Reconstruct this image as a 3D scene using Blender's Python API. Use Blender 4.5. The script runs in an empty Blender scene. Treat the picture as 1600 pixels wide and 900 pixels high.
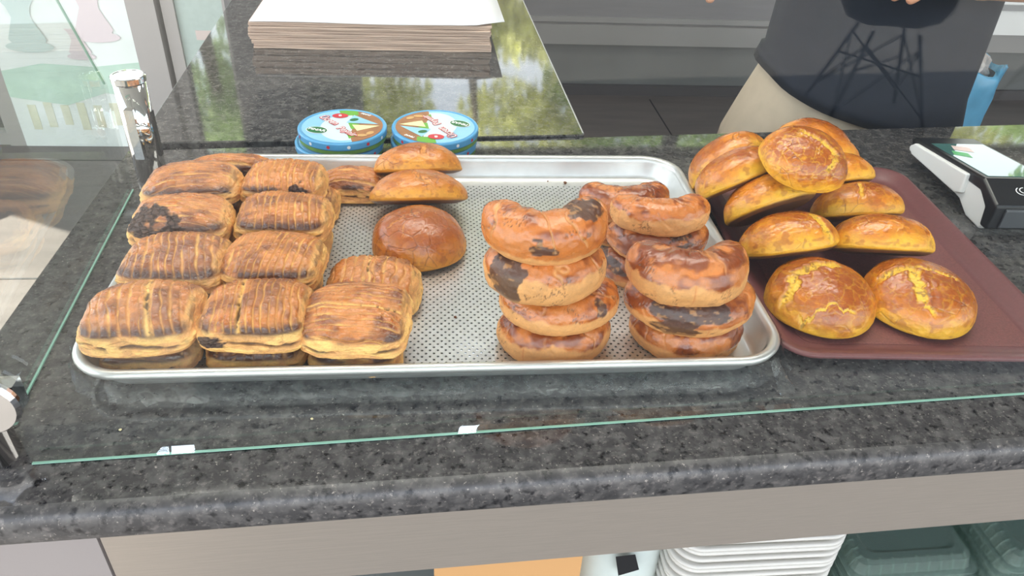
import bpy, bmesh, math, random
import numpy as np
from mathutils import Vector, Matrix, Euler
random.seed(7)
PI = math.pi
scene = bpy.context.scene
COL = scene.collection

# ------------------------------------------------------------------ camera
CX, CY, CZ = 0.29742629997, -0.46731957216, 0.43975750759
YAW, PITCH, ROLL, FPX = -0.11889492286, 0.61263208203, 0.05657994118, 1182.594229
cam_d = bpy.data.cameras.new('camera'); cam = bpy.data.objects.new('camera', cam_d); COL.objects.link(cam)
cam_d.sensor_width = 36.0; cam_d.lens = FPX / 1600 * 36.0; cam_d.clip_start = 0.01; cam_d.clip_end = 200
_cy, _sy, _cp, _sp, _cr, _sr = math.cos(YAW), math.sin(YAW), math.cos(PITCH), math.sin(PITCH), math.cos(ROLL), math.sin(ROLL)
_f = Vector((-_sy * _cp, _cy * _cp, -_sp)); _r = Vector((_cy, _sy, 0)); _u = _r.cross(_f)
_r2 = _cr * _r + _sr * _u; _u2 = -_sr * _r + _cr * _u
M = Matrix.Identity(4)
for i in range(3):
    M[i][0] = _r2[i]; M[i][1] = _u2[i]; M[i][2] = -_f[i]; M[i][3] = (CX, CY, CZ)[i]
cam.matrix_world = M
scene.camera = cam

# ------------------------------------------------------------------ world, sun, exposure
scene.view_settings.view_transform = 'Standard'; scene.view_settings.look = 'None'
scene.view_settings.gamma = 1.0; scene.view_settings.use_curve_mapping = False
scene.view_settings.exposure = -0.58
w = bpy.data.worlds.new('sky'); scene.world = w; w.use_nodes = True
nt = w.node_tree; nt.nodes.clear()
wo = nt.nodes.new('ShaderNodeOutputWorld'); bg = nt.nodes.new('ShaderNodeBackground')
tc = nt.nodes.new('ShaderNodeTexCoord'); sep = nt.nodes.new('ShaderNodeSeparateXYZ'); cr = nt.nodes.new('ShaderNodeValToRGB')
nt.links.new(tc.outputs['Generated'], sep.inputs[0]); nt.links.new(sep.outputs['Z'], cr.inputs[0])
cr.color_ramp.elements[0].position = 0.0; cr.color_ramp.elements[0].color = (0.94, 0.92, 0.89, 1)
cr.color_ramp.elements[1].position = 0.7; cr.color_ramp.elements[1].color = (0.60, 0.72, 0.92, 1)
nt.links.new(cr.outputs[0], bg.inputs[0]); nt.links.new(bg.outputs[0], wo.inputs[0])
bg.inputs[1].default_value = 6.0
SUN_DIR = Vector((0.55, -0.28, -0.80)).normalized()      # light travels this way
sd = bpy.data.lights.new('sun', 'SUN'); sd.energy = 40.0; sd.angle = math.radians(0.6); sd.color = (1.0, 0.95, 0.86)
so = bpy.data.objects.new('sun', sd); COL.objects.link(so); so.rotation_euler = (-SUN_DIR).to_track_quat('Z', 'Y').to_euler()
so.location = (-4, 3, 8)

# ------------------------------------------------------------------ colour + material helpers
def lin(c):
    return tuple((v / 255 / 12.92 if v / 255 <= 0.04045 else ((v / 255 + 0.055) / 1.055) ** 2.4) for v in c)
def lin4(c): return lin(c) + (1.0,)
def newmat(name):
    m = bpy.data.materials.new(name); m.use_nodes = True
    n = m.node_tree; b = n.nodes['Principled BSDF']; return m, n, b
def mat(name, rgb, rough=0.5, metal=0.0, noise=0.0, scale=40, bump=0.0, stretch=None, spec=None):
    m, n, b = newmat(name)
    b.inputs['Base Color'].default_value = lin4(rgb); b.inputs['Roughness'].default_value = rough; b.inputs['Metallic'].default_value = metal
    if spec is not None: b.inputs['Specular IOR Level'].default_value = spec
    t = n.nodes.new('ShaderNodeTexCoord'); mp = n.nodes.new('ShaderNodeMapping'); n.links.new(t.outputs['Object'], mp.inputs[0])
    if stretch: mp.inputs['Scale'].default_value = stretch
    nz = n.nodes.new('ShaderNodeTexNoise'); nz.inputs['Scale'].default_value = scale; nz.inputs['Detail'].default_value = 4
    n.links.new(mp.outputs[0], nz.inputs[0])
    if noise:
        r = n.nodes.new('ShaderNodeValToRGB'); c = lin(rgb)
        r.color_ramp.elements[0].position = 0.3; r.color_ramp.elements[1].position = 0.7
        r.color_ramp.elements[0].color = tuple(max(0, v * (1 - noise)) for v in c) + (1,)
        r.color_ramp.elements[1].color = tuple(min(1, v * (1 + noise)) for v in c) + (1,)
        n.links.new(nz.outputs[0], r.inputs[0]); n.links.new(r.outputs[0], b.inputs['Base Color'])
    if bump:
        bp = n.nodes.new('ShaderNodeBump'); bp.inputs['Strength'].default_value = bump; bp.inputs['Distance'].default_value = 0.001
        n.links.new(nz.outputs[0], bp.inputs['Height']); n.links.new(bp.outputs[0], b.inputs['Normal'])
    return m
def glass_mat(name, tint=(0.97, 0.99, 0.98), gloss=1.0, rough=0.0, milk=0.0):
    """thin clear sheet: transparent body with a Fresnel reflection on each face"""
    m = bpy.data.materials.new(name); m.use_nodes = True; n = m.node_tree; n.nodes.clear()
    o = n.nodes.new('ShaderNodeOutputMaterial'); tr = n.nodes.new('ShaderNodeBsdfTransparent'); gl = n.nodes.new('ShaderNodeBsdfGlossy')
    fr = n.nodes.new('ShaderNodeFresnel'); fr.inputs['IOR'].default_value = 1.5; mx = n.nodes.new('ShaderNodeMixShader')
    ge = n.nodes.new('ShaderNodeNewGeometry'); io = n.nodes.new('ShaderNodeMapRange')      # same reflectance entering and leaving the sheet
    io.inputs[3].default_value = 1.5; io.inputs[4].default_value = 1 / 1.5
    n.links.new(ge.outputs['Backfacing'], io.inputs[0]); n.links.new(io.outputs[0], fr.inputs['IOR'])
    tr.inputs[0].default_value = tint + (1,); gl.inputs['Roughness'].default_value = rough
    ml = n.nodes.new('ShaderNodeMath'); ml.operation = 'MULTIPLY'; ml.inputs[1].default_value = gloss
    n.links.new(fr.outputs[0], ml.inputs[0]); n.links.new(ml.outputs[0], mx.inputs[0])
    body = tr
    if milk:
        df = n.nodes.new('ShaderNodeBsdfDiffuse'); df.inputs[0].default_value = (0.8, 0.85, 0.85, 1); mm = n.nodes.new('ShaderNodeMixShader'); mm.inputs[0].default_value = milk
        n.links.new(tr.outputs[0], mm.inputs[1]); n.links.new(df.outputs[0], mm.inputs[2]); body = mm
    n.links.new(body.outputs[0], mx.inputs[1]); n.links.new(gl.outputs[0], mx.inputs[2]); n.links.new(mx.outputs[0], o.inputs[0])
    return m
def food_mat(name, rough_matte=0.62, rough_glaze=0.24, fine=900, bump=0.35, grain=0.16, coat=0.5):
    """baked dough: crust colour from the mesh's own crust attribute, glaze amount in its alpha"""
    m, n, b = newmat(name)
    a = n.nodes.new('ShaderNodeVertexColor'); a.layer_name = 'crust'
    t = n.nodes.new('ShaderNodeTexCoord')
    nz = n.nodes.new('ShaderNodeTexNoise'); nz.inputs['Scale'].default_value = fine; nz.inputs['Detail'].default_value = 5; nz.inputs['Roughness'].default_value = 0.65
    n2 = n.nodes.new('ShaderNodeTexNoise'); n2.inputs['Scale'].default_value = 140; n2.inputs['Detail'].default_value = 5
    n.links.new(t.outputs['Object'], nz.inputs[0]); n.links.new(t.outputs['Object'], n2.inputs[0])
    ad = n.nodes.new('ShaderNodeMath'); ad.operation = 'ADD'; n.links.new(nz.outputs[0], ad.inputs[0]); n.links.new(n2.outputs[0], ad.inputs[1])
    mr = n.nodes.new('ShaderNodeMapRange'); mr.inputs[1].default_value = 0.7; mr.inputs[2].default_value = 1.3; mr.inputs[3].default_value = 1 - grain; mr.inputs[4].default_value = 1 + grain
    n.links.new(ad.outputs[0], mr.inputs[0])
    b.inputs['Specular IOR Level'].default_value = 0.75
    vm = n.nodes.new('ShaderNodeVectorMath'); vm.operation = 'SCALE'; n.links.new(a.outputs['Color'], vm.inputs[0]); n.links.new(mr.outputs[0], vm.inputs['Scale'])
    n.links.new(vm.outputs[0], b.inputs['Base Color'])
    rr = n.nodes.new('ShaderNodeMapRange'); rr.inputs[3].default_value = rough_matte; rr.inputs[4].default_value = rough_glaze
    n.links.new(a.outputs['Alpha'], rr.inputs[0]); n.links.new(rr.outputs[0], b.inputs['Roughness'])
    bp = n.nodes.new('ShaderNodeBump'); bp.inputs['Strength'].default_value = bump; bp.inputs['Distance'].default_value = 0.0006
    n.links.new(ad.outputs[0], bp.inputs['Height']); n.links.new(bp.outputs[0], b.inputs['Normal'])
    cw = n.nodes.new('ShaderNodeMath'); cw.operation = 'MULTIPLY'; cw.inputs[1].default_value = coat; n.links.new(a.outputs['Alpha'], cw.inputs[0]); n.links.new(cw.outputs[0], b.inputs['Coat Weight'])
    b.inputs['Coat Roughness'].default_value = 0.1; b.inputs['Coat IOR'].default_value = 1.6; n.links.new(bp.outputs[0], b.inputs['Coat Normal'])
    return m

# ------------------------------------------------------------------ object helpers
def tag(o, label=None, cat=None, group=None, kind=None):
    if label: o['label'] = label
    if cat: o['category'] = cat
    if group: o['group'] = group
    if kind: o['kind'] = kind
    return o
def empty(name, loc=(0, 0, 0), rot=(0, 0, 0)):
    o = bpy.data.objects.new(name, None); o.empty_display_size = 0.02; COL.objects.link(o); o.location = loc; o.rotation_euler = rot; return o
def link_mesh(name, me, m=None, parent=None, smooth=True, loc=None, rot=None):
    o = bpy.data.objects.new(name, me); COL.objects.link(o)
    if m is not None:
        for x in (m if isinstance(m, (list, tuple)) else [m]): me.materials.append(x)
    if smooth: me.polygons.foreach_set('use_smooth', [True] * len(me.polygons))
    if parent: o.parent = parent
    if loc is not None: o.location = loc
    if rot is not None: o.rotation_euler = rot
    return o
def smooth_angle(o, deg):
    me = o.data; me.polygons.foreach_set('use_smooth', [True] * len(me.polygons)); b = bmesh.new(); b.from_mesh(me)
    for e in b.edges:
        if len(e.link_faces) == 2 and e.calc_face_angle(0) > math.radians(deg): e.smooth = False
    b.to_mesh(me); b.free(); return o
def pymesh(name, vs, fs):
    me = bpy.data.meshes.new(name); me.from_pydata([tuple(map(float, v)) for v in vs], [], fs); me.update(); return me
def bm_obj(name, bm, m=None, parent=None, smooth=False, **k):
    bmesh.ops.recalc_face_normals(bm, faces=bm.faces)
    me = bpy.data.meshes.new(name); bm.to_mesh(me); bm.free(); return link_mesh(name, me, m, parent, smooth, **k)
def box(bm, x0, x1, y0, y1, z0, z1, mi=0):
    v = [bm.verts.new(p) for p in ((x0, y0, z0), (x1, y0, z0), (x1, y1, z0), (x0, y1, z0), (x0, y0, z1), (x1, y0, z1), (x1, y1, z1), (x0, y1, z1))]
    for f in ((3, 2, 1, 0), (4, 5, 6, 7), (0, 1, 5, 4), (1, 2, 6, 5), (2, 3, 7, 6), (3, 0, 4, 7)):
        bm.faces.new([v[i] for i in f]).material_index = mi
def prism(bm, poly, z0, z1, mi=0):
    n = len(poly); a = [bm.verts.new((p[0], p[1], z0)) for p in poly]; b = [bm.verts.new((p[0], p[1], z1)) for p in poly]
    bm.faces.new(a[::-1]).material_index = mi; bm.faces.new(b).material_index = mi
    for i in range(n): bm.faces.new((a[i], a[(i + 1) % n], b[(i + 1) % n], b[i])).material_index = mi
def loft(bm, rings, cap0=True, cap1=True, closed=True, mi=0):
    R = [[bm.verts.new(p) for p in r] for r in rings]; n = len(R[0])
    for a, b in zip(R[:-1], R[1:]):
        for i in range(n if closed else n - 1):
            bm.faces.new((a[i], a[(i + 1) % n], b[(i + 1) % n], b[i])).material_index = mi
    if cap0: bm.faces.new(R[0][::-1]).material_index = mi
    if cap1: bm.faces.new(R[-1]).material_index = mi
def tube(bm, pts, r, seg=10, mi=0, cap=True):
    pts = [Vector(p) for p in pts]; rings = []; up = None
    for i, p in enumerate(pts):
        t = (pts[min(i + 1, len(pts) - 1)] - pts[max(i - 1, 0)]).normalized()
        if up is None: up = Vector((0, 0, 1)) if abs(t.z) < 0.9 else Vector((1, 0, 0))
        s = t.cross(up).normalized(); up = s.cross(t).normalized()
        rr = r[i] if isinstance(r, (list, tuple)) else r
        rings.append([p + s * math.cos(2 * PI * k / seg) * rr + up * math.sin(2 * PI * k / seg) * rr for k in range(seg)])
    loft(bm, rings, cap, cap, True, mi)
def lathe(bm, prof, seg=48, mi=0, c=(0, 0, 0)):
    rings = [[(c[0] + r * math.cos(2 * PI * k / seg), c[1] + r * math.sin(2 * PI * k / seg), c[2] + z) for k in range(seg)] for r, z in prof]
    loft(bm, rings, True, True, True, mi)
def rrect(x0, x1, y0, y1, r, seg=8, z=0):
    pts = []
    for cx, cy, a0 in ((x1 - r, y1 - r, 0), (x0 + r, y1 - r, 90), (x0 + r, y0 + r, 180), (x1 - r, y0 + r, 270)):
        for i in range(seg + 1):
            a = math.radians(a0 + 90 * i / seg); pts.append((cx + r * math.cos(a), cy + r * math.sin(a), z))
    return pts

# numpy noise --------------------------------------------------------
def _hash(ix, iy, iz, seed):
    h = (ix.astype(np.int64) * 374761393 + iy.astype(np.int64) * 668265263 + iz.astype(np.int64) * 2147483647 + seed * 1274126177) & 0xFFFFFFFF
    h = ((h ^ (h >> 13)) * 1274126177) & 0xFFFFFFFF
    h = ((h ^ (h >> 16)) * 2246822519) & 0xFFFFFFFF
    return ((h ^ (h >> 13)) & 0xFFFFFF) / float(0xFFFFFF)
def vnoise(P, seed=0):
    i = np.floor(P); f = P - i; i = i.astype(np.int64); f = f * f * f * (f * (f * 6 - 15) + 10); r = 0
    for a in (0, 1):
        for b in (0, 1):
            for c in (0, 1):
                wt = (f[:, 0] if a else 1 - f[:, 0]) * (f[:, 1] if b else 1 - f[:, 1]) * (f[:, 2] if c else 1 - f[:, 2])
                r = r + wt * _hash(i[:, 0] + a, i[:, 1] + b, i[:, 2] + c, seed)
    return r * 2 - 1
def fbm(P, seed=0, oct=4):
    r = 0; a = 1.0; s = 0
    for o in range(oct): r = r + a * vnoise(P * (2 ** o) + o * 17.3, seed + o); s += a; a *= 0.55
    return r / s * 1.5
def worley_edge(P, seed=0):
    i = np.floor(P).astype(np.int64); d1 = np.full(len(P), 9.0); d2 = d1.copy()
    for a in (-1, 0, 1):
        for b in (-1, 0, 1):
            for c in (-1, 0, 1):
                jx, jy, jz = i[:, 0] + a, i[:, 1] + b, i[:, 2] + c
                q = np.stack([jx + _hash(jx, jy, jz, seed), jy + _hash(jx, jy, jz, seed + 1), jz + _hash(jx, jy, jz, seed + 2)], -1)
                d = np.sqrt(((P - q) ** 2).sum(1)); m1 = d < d1
                d2 = np.where(m1, d1, np.minimum(d2, d)); d1 = np.where(m1, d, d1)
    return d2 - d1
def sst(a, b, x): t = np.clip((x - a) / (b - a), 0, 1); return t * t * (3 - 2 * t)
def mixc(c, d, t): return c * (1 - t[:, None]) + np.array(d)[None, :] * t[:, None]
_sph = {}
def cube_sphere(n):
    if n in _sph: return _sph[n]
    g = np.tan(np.linspace(-PI / 4, PI / 4, n + 1)) ; U, V = np.meshgrid(g, g, indexing='ij'); O = np.ones_like(U)
    pts = []; fs = []; off = 0
    for tri in ((U, V, O), (V, U, -O), (O, U, V), (-O, V, U), (V, O, U), (U, -O, V)):
        pts.append(np.stack(tri, -1).reshape(-1, 3))
        idx = np.arange((n + 1) ** 2).reshape(n + 1, n + 1) + off; off += (n + 1) ** 2
        fs.append(np.stack([idx[:-1, :-1], idx[1:, :-1], idx[1:, 1:], idx[:-1, 1:]], -1).reshape(-1, 4))
    P = np.concatenate(pts); F = np.concatenate(fs)
    key = np.round(P * 1e5).astype(np.int64); _, first, inv = np.unique(key, axis=0, return_index=True, return_inverse=True)
    _sph[n] = (P[first], inv.reshape(-1)[F]); return _sph[n]
def food_mesh(name, P, F, col, alpha):
    me = bpy.data.meshes.new(name); me.vertices.add(len(P)); me.vertices.foreach_set('co', P.astype(np.float32).ravel())
    me.loops.add(len(F) * 4); me.loops.foreach_set('vertex_index', F.astype(np.int32).ravel())
    me.polygons.add(len(F)); me.polygons.foreach_set('loop_start', np.arange(0, len(F) * 4, 4, dtype=np.int32))
    me.update(calc_edges=True)
    at = me.color_attributes.new('crust', 'FLOAT_COLOR', 'POINT')
    at.data.foreach_set('color', np.concatenate([np.clip(col, 0, 1), np.clip(alpha, 0, 1)[:, None]], 1).astype(np.float32).ravel())
    return me

# ------------------------------------------------------------------ materials
def granite(name, rough=0.05):
    m, n, b = newmat(name)
    t = n.nodes.new('ShaderNodeTexCoord')
    def vor(scale, lo, hi, c, seedoff):
        v = n.nodes.new('ShaderNodeTexNoise'); v.inputs['Scale'].default_value = scale; v.inputs['Detail'].default_value = 3; v.inputs['Roughness'].default_value = 0.6
        mp = n.nodes.new('ShaderNodeMapping'); mp.inputs['Location'].default_value = (seedoff, seedoff * 2, 0)
        n.links.new(t.outputs['Object'], mp.inputs[0]); n.links.new(mp.outputs[0], v.inputs[0])
        r = n.nodes.new('ShaderNodeMapRange'); r.inputs[1].default_value = lo; r.inputs[2].default_value = hi; n.links.new(v.outputs[0], r.inputs[0]); return r, c
    cur = None
    base = lin4((60, 59, 59))
    layers = [vor(70, 0.42, 0.72, lin4((94, 92, 90)), 0), vor(170, 0.55, 0.72, lin4((104, 100, 97)), 3.1), vor(330, 0.63, 0.72, lin4((150, 144, 136)), 7.7), vor(120, 0.54, 0.68, lin4((24, 24, 26)), 12.3)]
    for r, c in layers:
        mx = n.nodes.new('ShaderNodeMix'); mx.data_type = 'RGBA'
        n.links.new(r.outputs[0], mx.inputs['Factor'])
        if cur is None: mx.inputs[6].default_value = base
        else: n.links.new(cur.outputs[2], mx.inputs[6])
        mx.inputs[7].default_value = c; cur = mx
    n.links.new(cur.outputs[2], b.inputs['Base Color']); b.inputs['Roughness'].default_value = rough
    b.inputs['IOR'].default_value = 1.6
    return m
M_gran = granite('black_granite'); M_gran_edge = granite('black_granite_honed_edge', 0.42)
M_steel = mat('brushed_steel', (182, 172, 160), 0.45, 0.65, 0.05, 30, 0.05, (1, 1, 40))
M_chrome = mat('chrome', (225, 225, 225), 0.06, 1.0)
M_alu = mat('tray_aluminium', (214, 214, 212), 0.36, 0.75, 0.05, 60, 0.06)
M_dark = mat('dark_gap', (22, 22, 24), 0.6)
M_white = mat('white_plastic', (232, 232, 230), 0.35, 0, 0.02)
M_black = mat('black_plastic', (24, 25, 28), 0.28)
M_greyp = mat('grey_plastic', (70, 72, 76), 0.45)
M_maroon = mat('maroon_tray_plastic', (112, 66, 66), 0.42, 0, 0.08, 300, 0.15)
M_glass = glass_mat('clear_glass')
M_edge = mat('glass_edge_green', (140, 184, 166), 0.2)
M_paper = mat('paper_white', (226, 226, 230), 0.7, 0, 0.02)
M_paper_edge = mat('paper_edges', (190, 165, 148), 0.85, 0, 0.14, 8, 0, (1, 1, 130))
M_food = food_mat('glazed_pastry', 0.6, 0.13, 700, 0.6, 0.2); M_bun = food_mat('bun_crust', 0.5, 0.2, 600, 0.35, 0.14, 0.3)
M_cres = food_mat('crescent_crust', 0.6, 0.13, 700, 0.45, 0.14, 0.45)

# ------------------------------------------------------------------ the room
def struct(name, bm, m, **k): return tag(bm_obj(name, bm, m, **k), kind='structure')
M_floor_in = mat('brown_floor_tiles', (92, 84, 80), 0.35, 0, 0.2, 3, 0, (1, 6, 1))
bm = bmesh.new(); box(bm, -2.2, 6.0, 0.35, 5.2, -1.0, -0.9)
struct('floor', bm, M_floor_in)
bm = bmesh.new()
for gx in (0.2, 1.33, 2.3, 3.3): box(bm, gx, gx + 0.006, 0.75, 3.0, -0.9, -0.8985)
for gy in (1.5, 2.3): box(bm, -2.2, 5.2, gy, gy + 0.006, -0.9, -0.8985)
struct('trim_1', bm, M_dark)
bm = bmesh.new(); box(bm, -14, 16, -16, 0.35, -1.0, -0.905)
M_pave = mat('street_paving', (82, 79, 76), 0.85, 0, 0.12, 5)
struct('trim_2', bm, M_pave)
bm = bmesh.new(); box(bm, -14, 16, 5.2, 24, -1.05, -0.95); box(bm, -14, -2.2, 0.35, 5.2, -1.0, -0.905)
struct('trim_3', bm, mat('yard_ground', (150, 145, 132), 0.9, 0, 0.15, 4))
bm = bmesh.new(); box(bm, -2.2, 6.0, -2.2, 4.7, 2.0, 2.1)  # overhang past the shop front added as a canopy to shade the paving
struct('ceiling', bm, mat('ceiling_white', (205, 205, 203), 0.8))
M_lamp, _n, _b = newmat('lamp_glow'); _b.inputs['Base Color'].default_value = (1, 1, 1, 1); _b.inputs['Emission Color'].default_value = lin4((226, 236, 255)); _b.inputs['Emission Strength'].default_value = 60.0
for lx_, ly_, lab in ((1.80, 1.98, 'round ceiling lamp above the person'), (0.45, 1.86, 'round ceiling lamp above the side counter'), (-0.79, 1.80, 'round ceiling lamp above the left entrance')):
    t = tag(empty('ceiling_lamp', (lx_, ly_, 2.0)), lab, 'lamp', 'round ceiling lamps')
    bm = bmesh.new(); lathe(bm, [(0.075, 0.0), (0.095, 0.0), (0.10, -0.008), (0.095, -0.016), (0.075, -0.018)], 32); bm_obj('housing', bm, M_white, t, True)
    bm = bmesh.new(); lathe(bm, [(0.0005, -0.0175), (0.074, -0.0175), (0.074, -0.0195), (0.0005, -0.0195)], 32); bm_obj('diffuser', bm, M_lamp, t)
M_fill_panel, _n, _b = newmat('fill_panel_glow'); _b.inputs['Emission Color'].default_value = lin4((255, 250, 240)); _b.inputs['Emission Strength'].default_value = 19.0  # unseen fill panels, added to give the pastries highlights and top light
for lx_, lab in ((-0.35, 'added fill light panel at the ceiling above the left end of the counter'), (0.45, 'added fill light panel at the ceiling above the aluminium tray'), (1.25, 'added fill light panel at the ceiling above the card terminal')):
    t = tag(empty('fill_panel', (lx_, 0.75, 2.0)), lab, 'lamp', 'added square fill light panels')
    bm = bmesh.new()
    for a_ in ((-.3, .3, -.3, -.28), (-.3, .3, .28, .3), (-.3, -.28, -.28, .28), (.28, .3, -.28, .28)): box(bm, *a_, -0.012, 0.0)
    bm_obj('frame', bm, M_white, t); bm = bmesh.new(); box(bm, -.28, .28, -.28, .28, -0.008, -0.002); bm_obj('diffuser', bm, M_fill_panel, t)
M_wall = mat('wall_grey', (112, 110, 110), 0.7, 0, 0.04)
bm = bmesh.new()     # back wall with the wide window band
box(bm, -0.25, 6.0, 4.5, 4.6, -0.9, 0.62); box(bm, -0.25, 6.0, 4.5, 4.6, 1.92, 2.0)
box(bm, -0.45, -0.2, 2.4, 4.6, -0.9, 2.0)
for x in (1.95, 3.35, 5.0): box(bm, x, x + 0.09, 4.5, 4.6, 0.62, 1.92)
struct('wall_back', bm, M_wall)
bm = bmesh.new(); box(bm, 6.0, 6.1, 0.35, 4.6, -0.9, 2.0); struct('wall_right', bm, M_wall)

bm = bmesh.new(); box(bm, -2.3, -2.2, 2.5, 4.6, -0.9, 2.0); struct('wall_sun_block', bm, M_wall)  # unseen wall, added to keep the sun off the floor beside the poster
# left entrance: framed glass with a printed poster
door = tag(empty('window_1', (0, 2.45, -0.9)), kind='structure')
M_frame = mat('grey_frame', (168, 163, 160), 0.45, 0.2)
bm = bmesh.new()
for x0, x1, y0 in ((-0.80, -0.70, -0.03), (-0.685, -0.64, -0.01), (-1.36, -1.30, -0.02), (-2.2, -2.14, -0.02), (-0.47, -0.42, -0.01)): box(bm, x0, x1, y0, 0.05, 0, 2.9)
box(bm, -2.2, -0.42, -0.01, 0.05, 2.8, 2.9)
for x0, x1 in ((-2.2, -1.3), (-0.64, -0.47)): box(bm, x0, x1, -0.01, 0.04, 0, 0.05)
bm_obj('window_frame', bm, M_frame, door)
bm = bmesh.new(); box(bm, -2.14, -1.30, 0.015, 0.023, 0.05, 2.8); box(bm, -0.64, -0.47, 0.015, 0.023, 0.05, 2.8)
bm_obj('pane', bm, M_glass, door)
M_post = mat('poster_white', (226, 232, 228), 0.5, 0, 0.04, 8)
post = tag(empty('poster', (-1.05, 2.43, -0.9)), 'pale poster printed with tea glasses behind the chrome post', 'poster')
bm = bmesh.new(); box(bm, -0.25, 0.25, 0, 0.012, 0.0, 1.6); bm_obj('panel', bm, M_post, post)
M_pg = mat('print_green', (190, 216, 200), 0.5, 0, 0.08, 14); M_pp = mat('print_rose', (216, 204, 206), 0.5); M_pt = mat('print_teal', (186, 204, 200), 0.5); M_py = mat('print_straw', (214, 214, 190), 0.5, 0, 0.1, 20)
bm = bmesh.new(); pl = [(-0.25, 0.30), (-0.1, 0.33), (0.08, 0.32), (0.25, 0.34), (0.25, 0.20), (0.1, 0.22), (-0.05, 0.17), (-0.25, 0.20)]
v0 = [bm.verts.new((x, -0.002, z)) for x, z in pl]; bm.faces.new(v0); v1 = [bm.verts.new((x, -0.0005, z)) for x, z in pl]; bm.faces.new(v1[::-1])
bm_obj('printed_meadow', bm, M_pg, post)
_tg = [0]
def tulip_glass(cx, z, s, m):
    _tg[0] += 0.0008; dy = -_tg[0]
    prof = [(0, .16), (.25, .17), (.33, .3), (.24, .5), (.16, .68), (.2, .86), (.3, 1.0)]
    bm = bmesh.new(); L = [(cx - r * s, z + t * s) for r, t in prof] + [(cx + r * s, z + t * s) for r, t in prof[::-1]]
    vs = [bm.verts.new((x, -0.002 + dy, zz)) for x, zz in L[1:-1]]; bm.faces.new(vs)
    vs = [bm.verts.new((cx + .42 * s * math.cos(a), -0.0024 + dy, z + .16 * s + .1 * s * math.sin(a))) for a in np.linspace(0, 2 * PI, 24, endpoint=False)]; bm.faces.new(vs)
    bm_obj('printed_tea_glass', bm, m, post)
tulip_glass(0.12, 0.40, 0.20, M_pp); tulip_glass(0.05, 0.34, 0.12, M_pp); tulip_glass(-0.12, 0.36, 0.2, M_pt); tulip_glass(-0.02, 0.62, 0.2, M_pt); tulip_glass(0.16, 0.66, 0.2, M_pp)
bm = bmesh.new()
for i in range(7):
    bm = bmesh.new(); box(bm, -0.2 + i * 0.06, -0.17 + i * 0.06, -0.002, -0.0005, 0.07 + 0.01 * (i % 3), 0.17 + 0.01 * (i % 2)); bm_obj('printed_straw', bm, M_py, post)
p2 = tag(empty('poster', (-0.555, 2.455, -0.9)), 'narrow pale printed poster right of the grey door frame', 'poster')
bm = bmesh.new(); box(bm, -0.085, 0.085, 0, 0.004, 0.05, 0.72); bm_obj('panel', bm, mat('poster_grey', (176, 190, 184), 0.5, 0, 0.05), p2)
bm = bmesh.new()
for z in (0.42,): box(bm, -0.03, 0.06, -0.002, -0.0005, z, z + 0.035)
bm_obj('printed_strip', bm, mat('print_red', (206, 190, 184), 0.5), p2)

# low cabinets along the back
cab = tag(empty('back_cabinet', (0.7, 3.05, -0.9)), 'long grey steel cabinet unit standing low along the back wall', 'cabinet')
M_cab = mat('cabinet_grey', (122, 120, 122), 0.4, 0.3, 0.05, 4, 0, (1, 1, 12)); M_cab2 = mat('cabinet_pale', (150, 148, 146), 0.35, 0.4, 0.05, 3); M_cab3 = mat('plinth_glass_grey', (104, 106, 104), 0.3, 0.1, 0.12, 3)
bm = bmesh.new(); box(bm, 0, 5.2, 0, 0.6, 0.33, 0.95); bm_obj('body', bm, M_cab, cab)
bm = bmesh.new(); box(bm, 0, 5.2, -0.03, 0.0, 0.255, 0.345); bm_obj('rail', bm, M_cab2, cab)
bm = bmesh.new(); box(bm, 0, 5.2, -0.012, 0.0, 0.352, 0.375); bm_obj('ledge', bm, M_cab2, cab)
bm = bmesh.new(); box(bm, 0.02, 5.2, 0.02, 0.6, 0.05, 0.255); bm_obj('lower_panel', bm, M_cab3, cab)
bm = bmesh.new(); box(bm, 0, 5.2, 0.0, 0.6, 0.0, 0.05); bm_obj('plinth', bm, mat('plinth_dark', (70, 66, 66), 0.5), cab)
wc = tag(empty('white_cabinet', (2.72, 2.95, -0.9)), 'white drawer cabinet at the upper right behind the blue bin bag', 'cabinet')
bm = bmesh.new(); box(bm, 0, 1.6, 0, 0.08, 0.36, 1.2); bm_obj('body', bm, M_white, wc)
bm = bmesh.new(); box(bm, 0.0, 1.6, -0.012, 0.0, 0.475, 0.50); bm_obj('drawer_gap', bm, mat('shadow_gap_grey', (150, 150, 150), .5), wc)
bm = bmesh.new()
for x in (0.02, 1.54): bm = bmesh.new(); box(bm, x, x + 0.04, 0.01, 0.05, 0, 0.36); bm_obj('leg', bm, M_dark, wc)

# ------------------------------------------------------------------ counters
def ly(x, y0, s): return y0 + s * x
FR = lambda x: -0.111 + 0.0416 * x           # front edge of the slab
BK = lambda x: 0.478 + 0.0868 * x            # back edge
counter = tag(empty('granite_counter', (0.3, 0.0, 0.0)), 'black speckled granite counter slab carrying the two pastry trays', 'counter')
off = Vector((-0.3, 0, 0))
bm = bmesh.new()
rings = []
for z, ins in ((-0.030, 0.004), (-0.0285, 0.0015), (-0.026, 0.0002), (-0.020, -0.0006), (-0.014, -0.0008), (-0.009, -0.0002), (-0.005, 0.0014), (-0.0025, 0.0038), (-0.0008, 0.0072), (0.0, 0.0115)):
    poly = [(-0.088, FR(-0.09) + ins), (2.4, FR(2.4) + ins), (2.4, BK(2.4)), (0.507, BK(0.507)), (-0.098, BK(-0.098))]
    rings.append([(x - 0.3, y, z) for x, y in poly])
loft(bm, rings); bm_obj('slab', bm, M_gran, counter, True).data.shade_flat() if False else smooth_angle(bm_obj('slab', bm, [M_gran, M_gran_edge], counter, True), 55)
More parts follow.
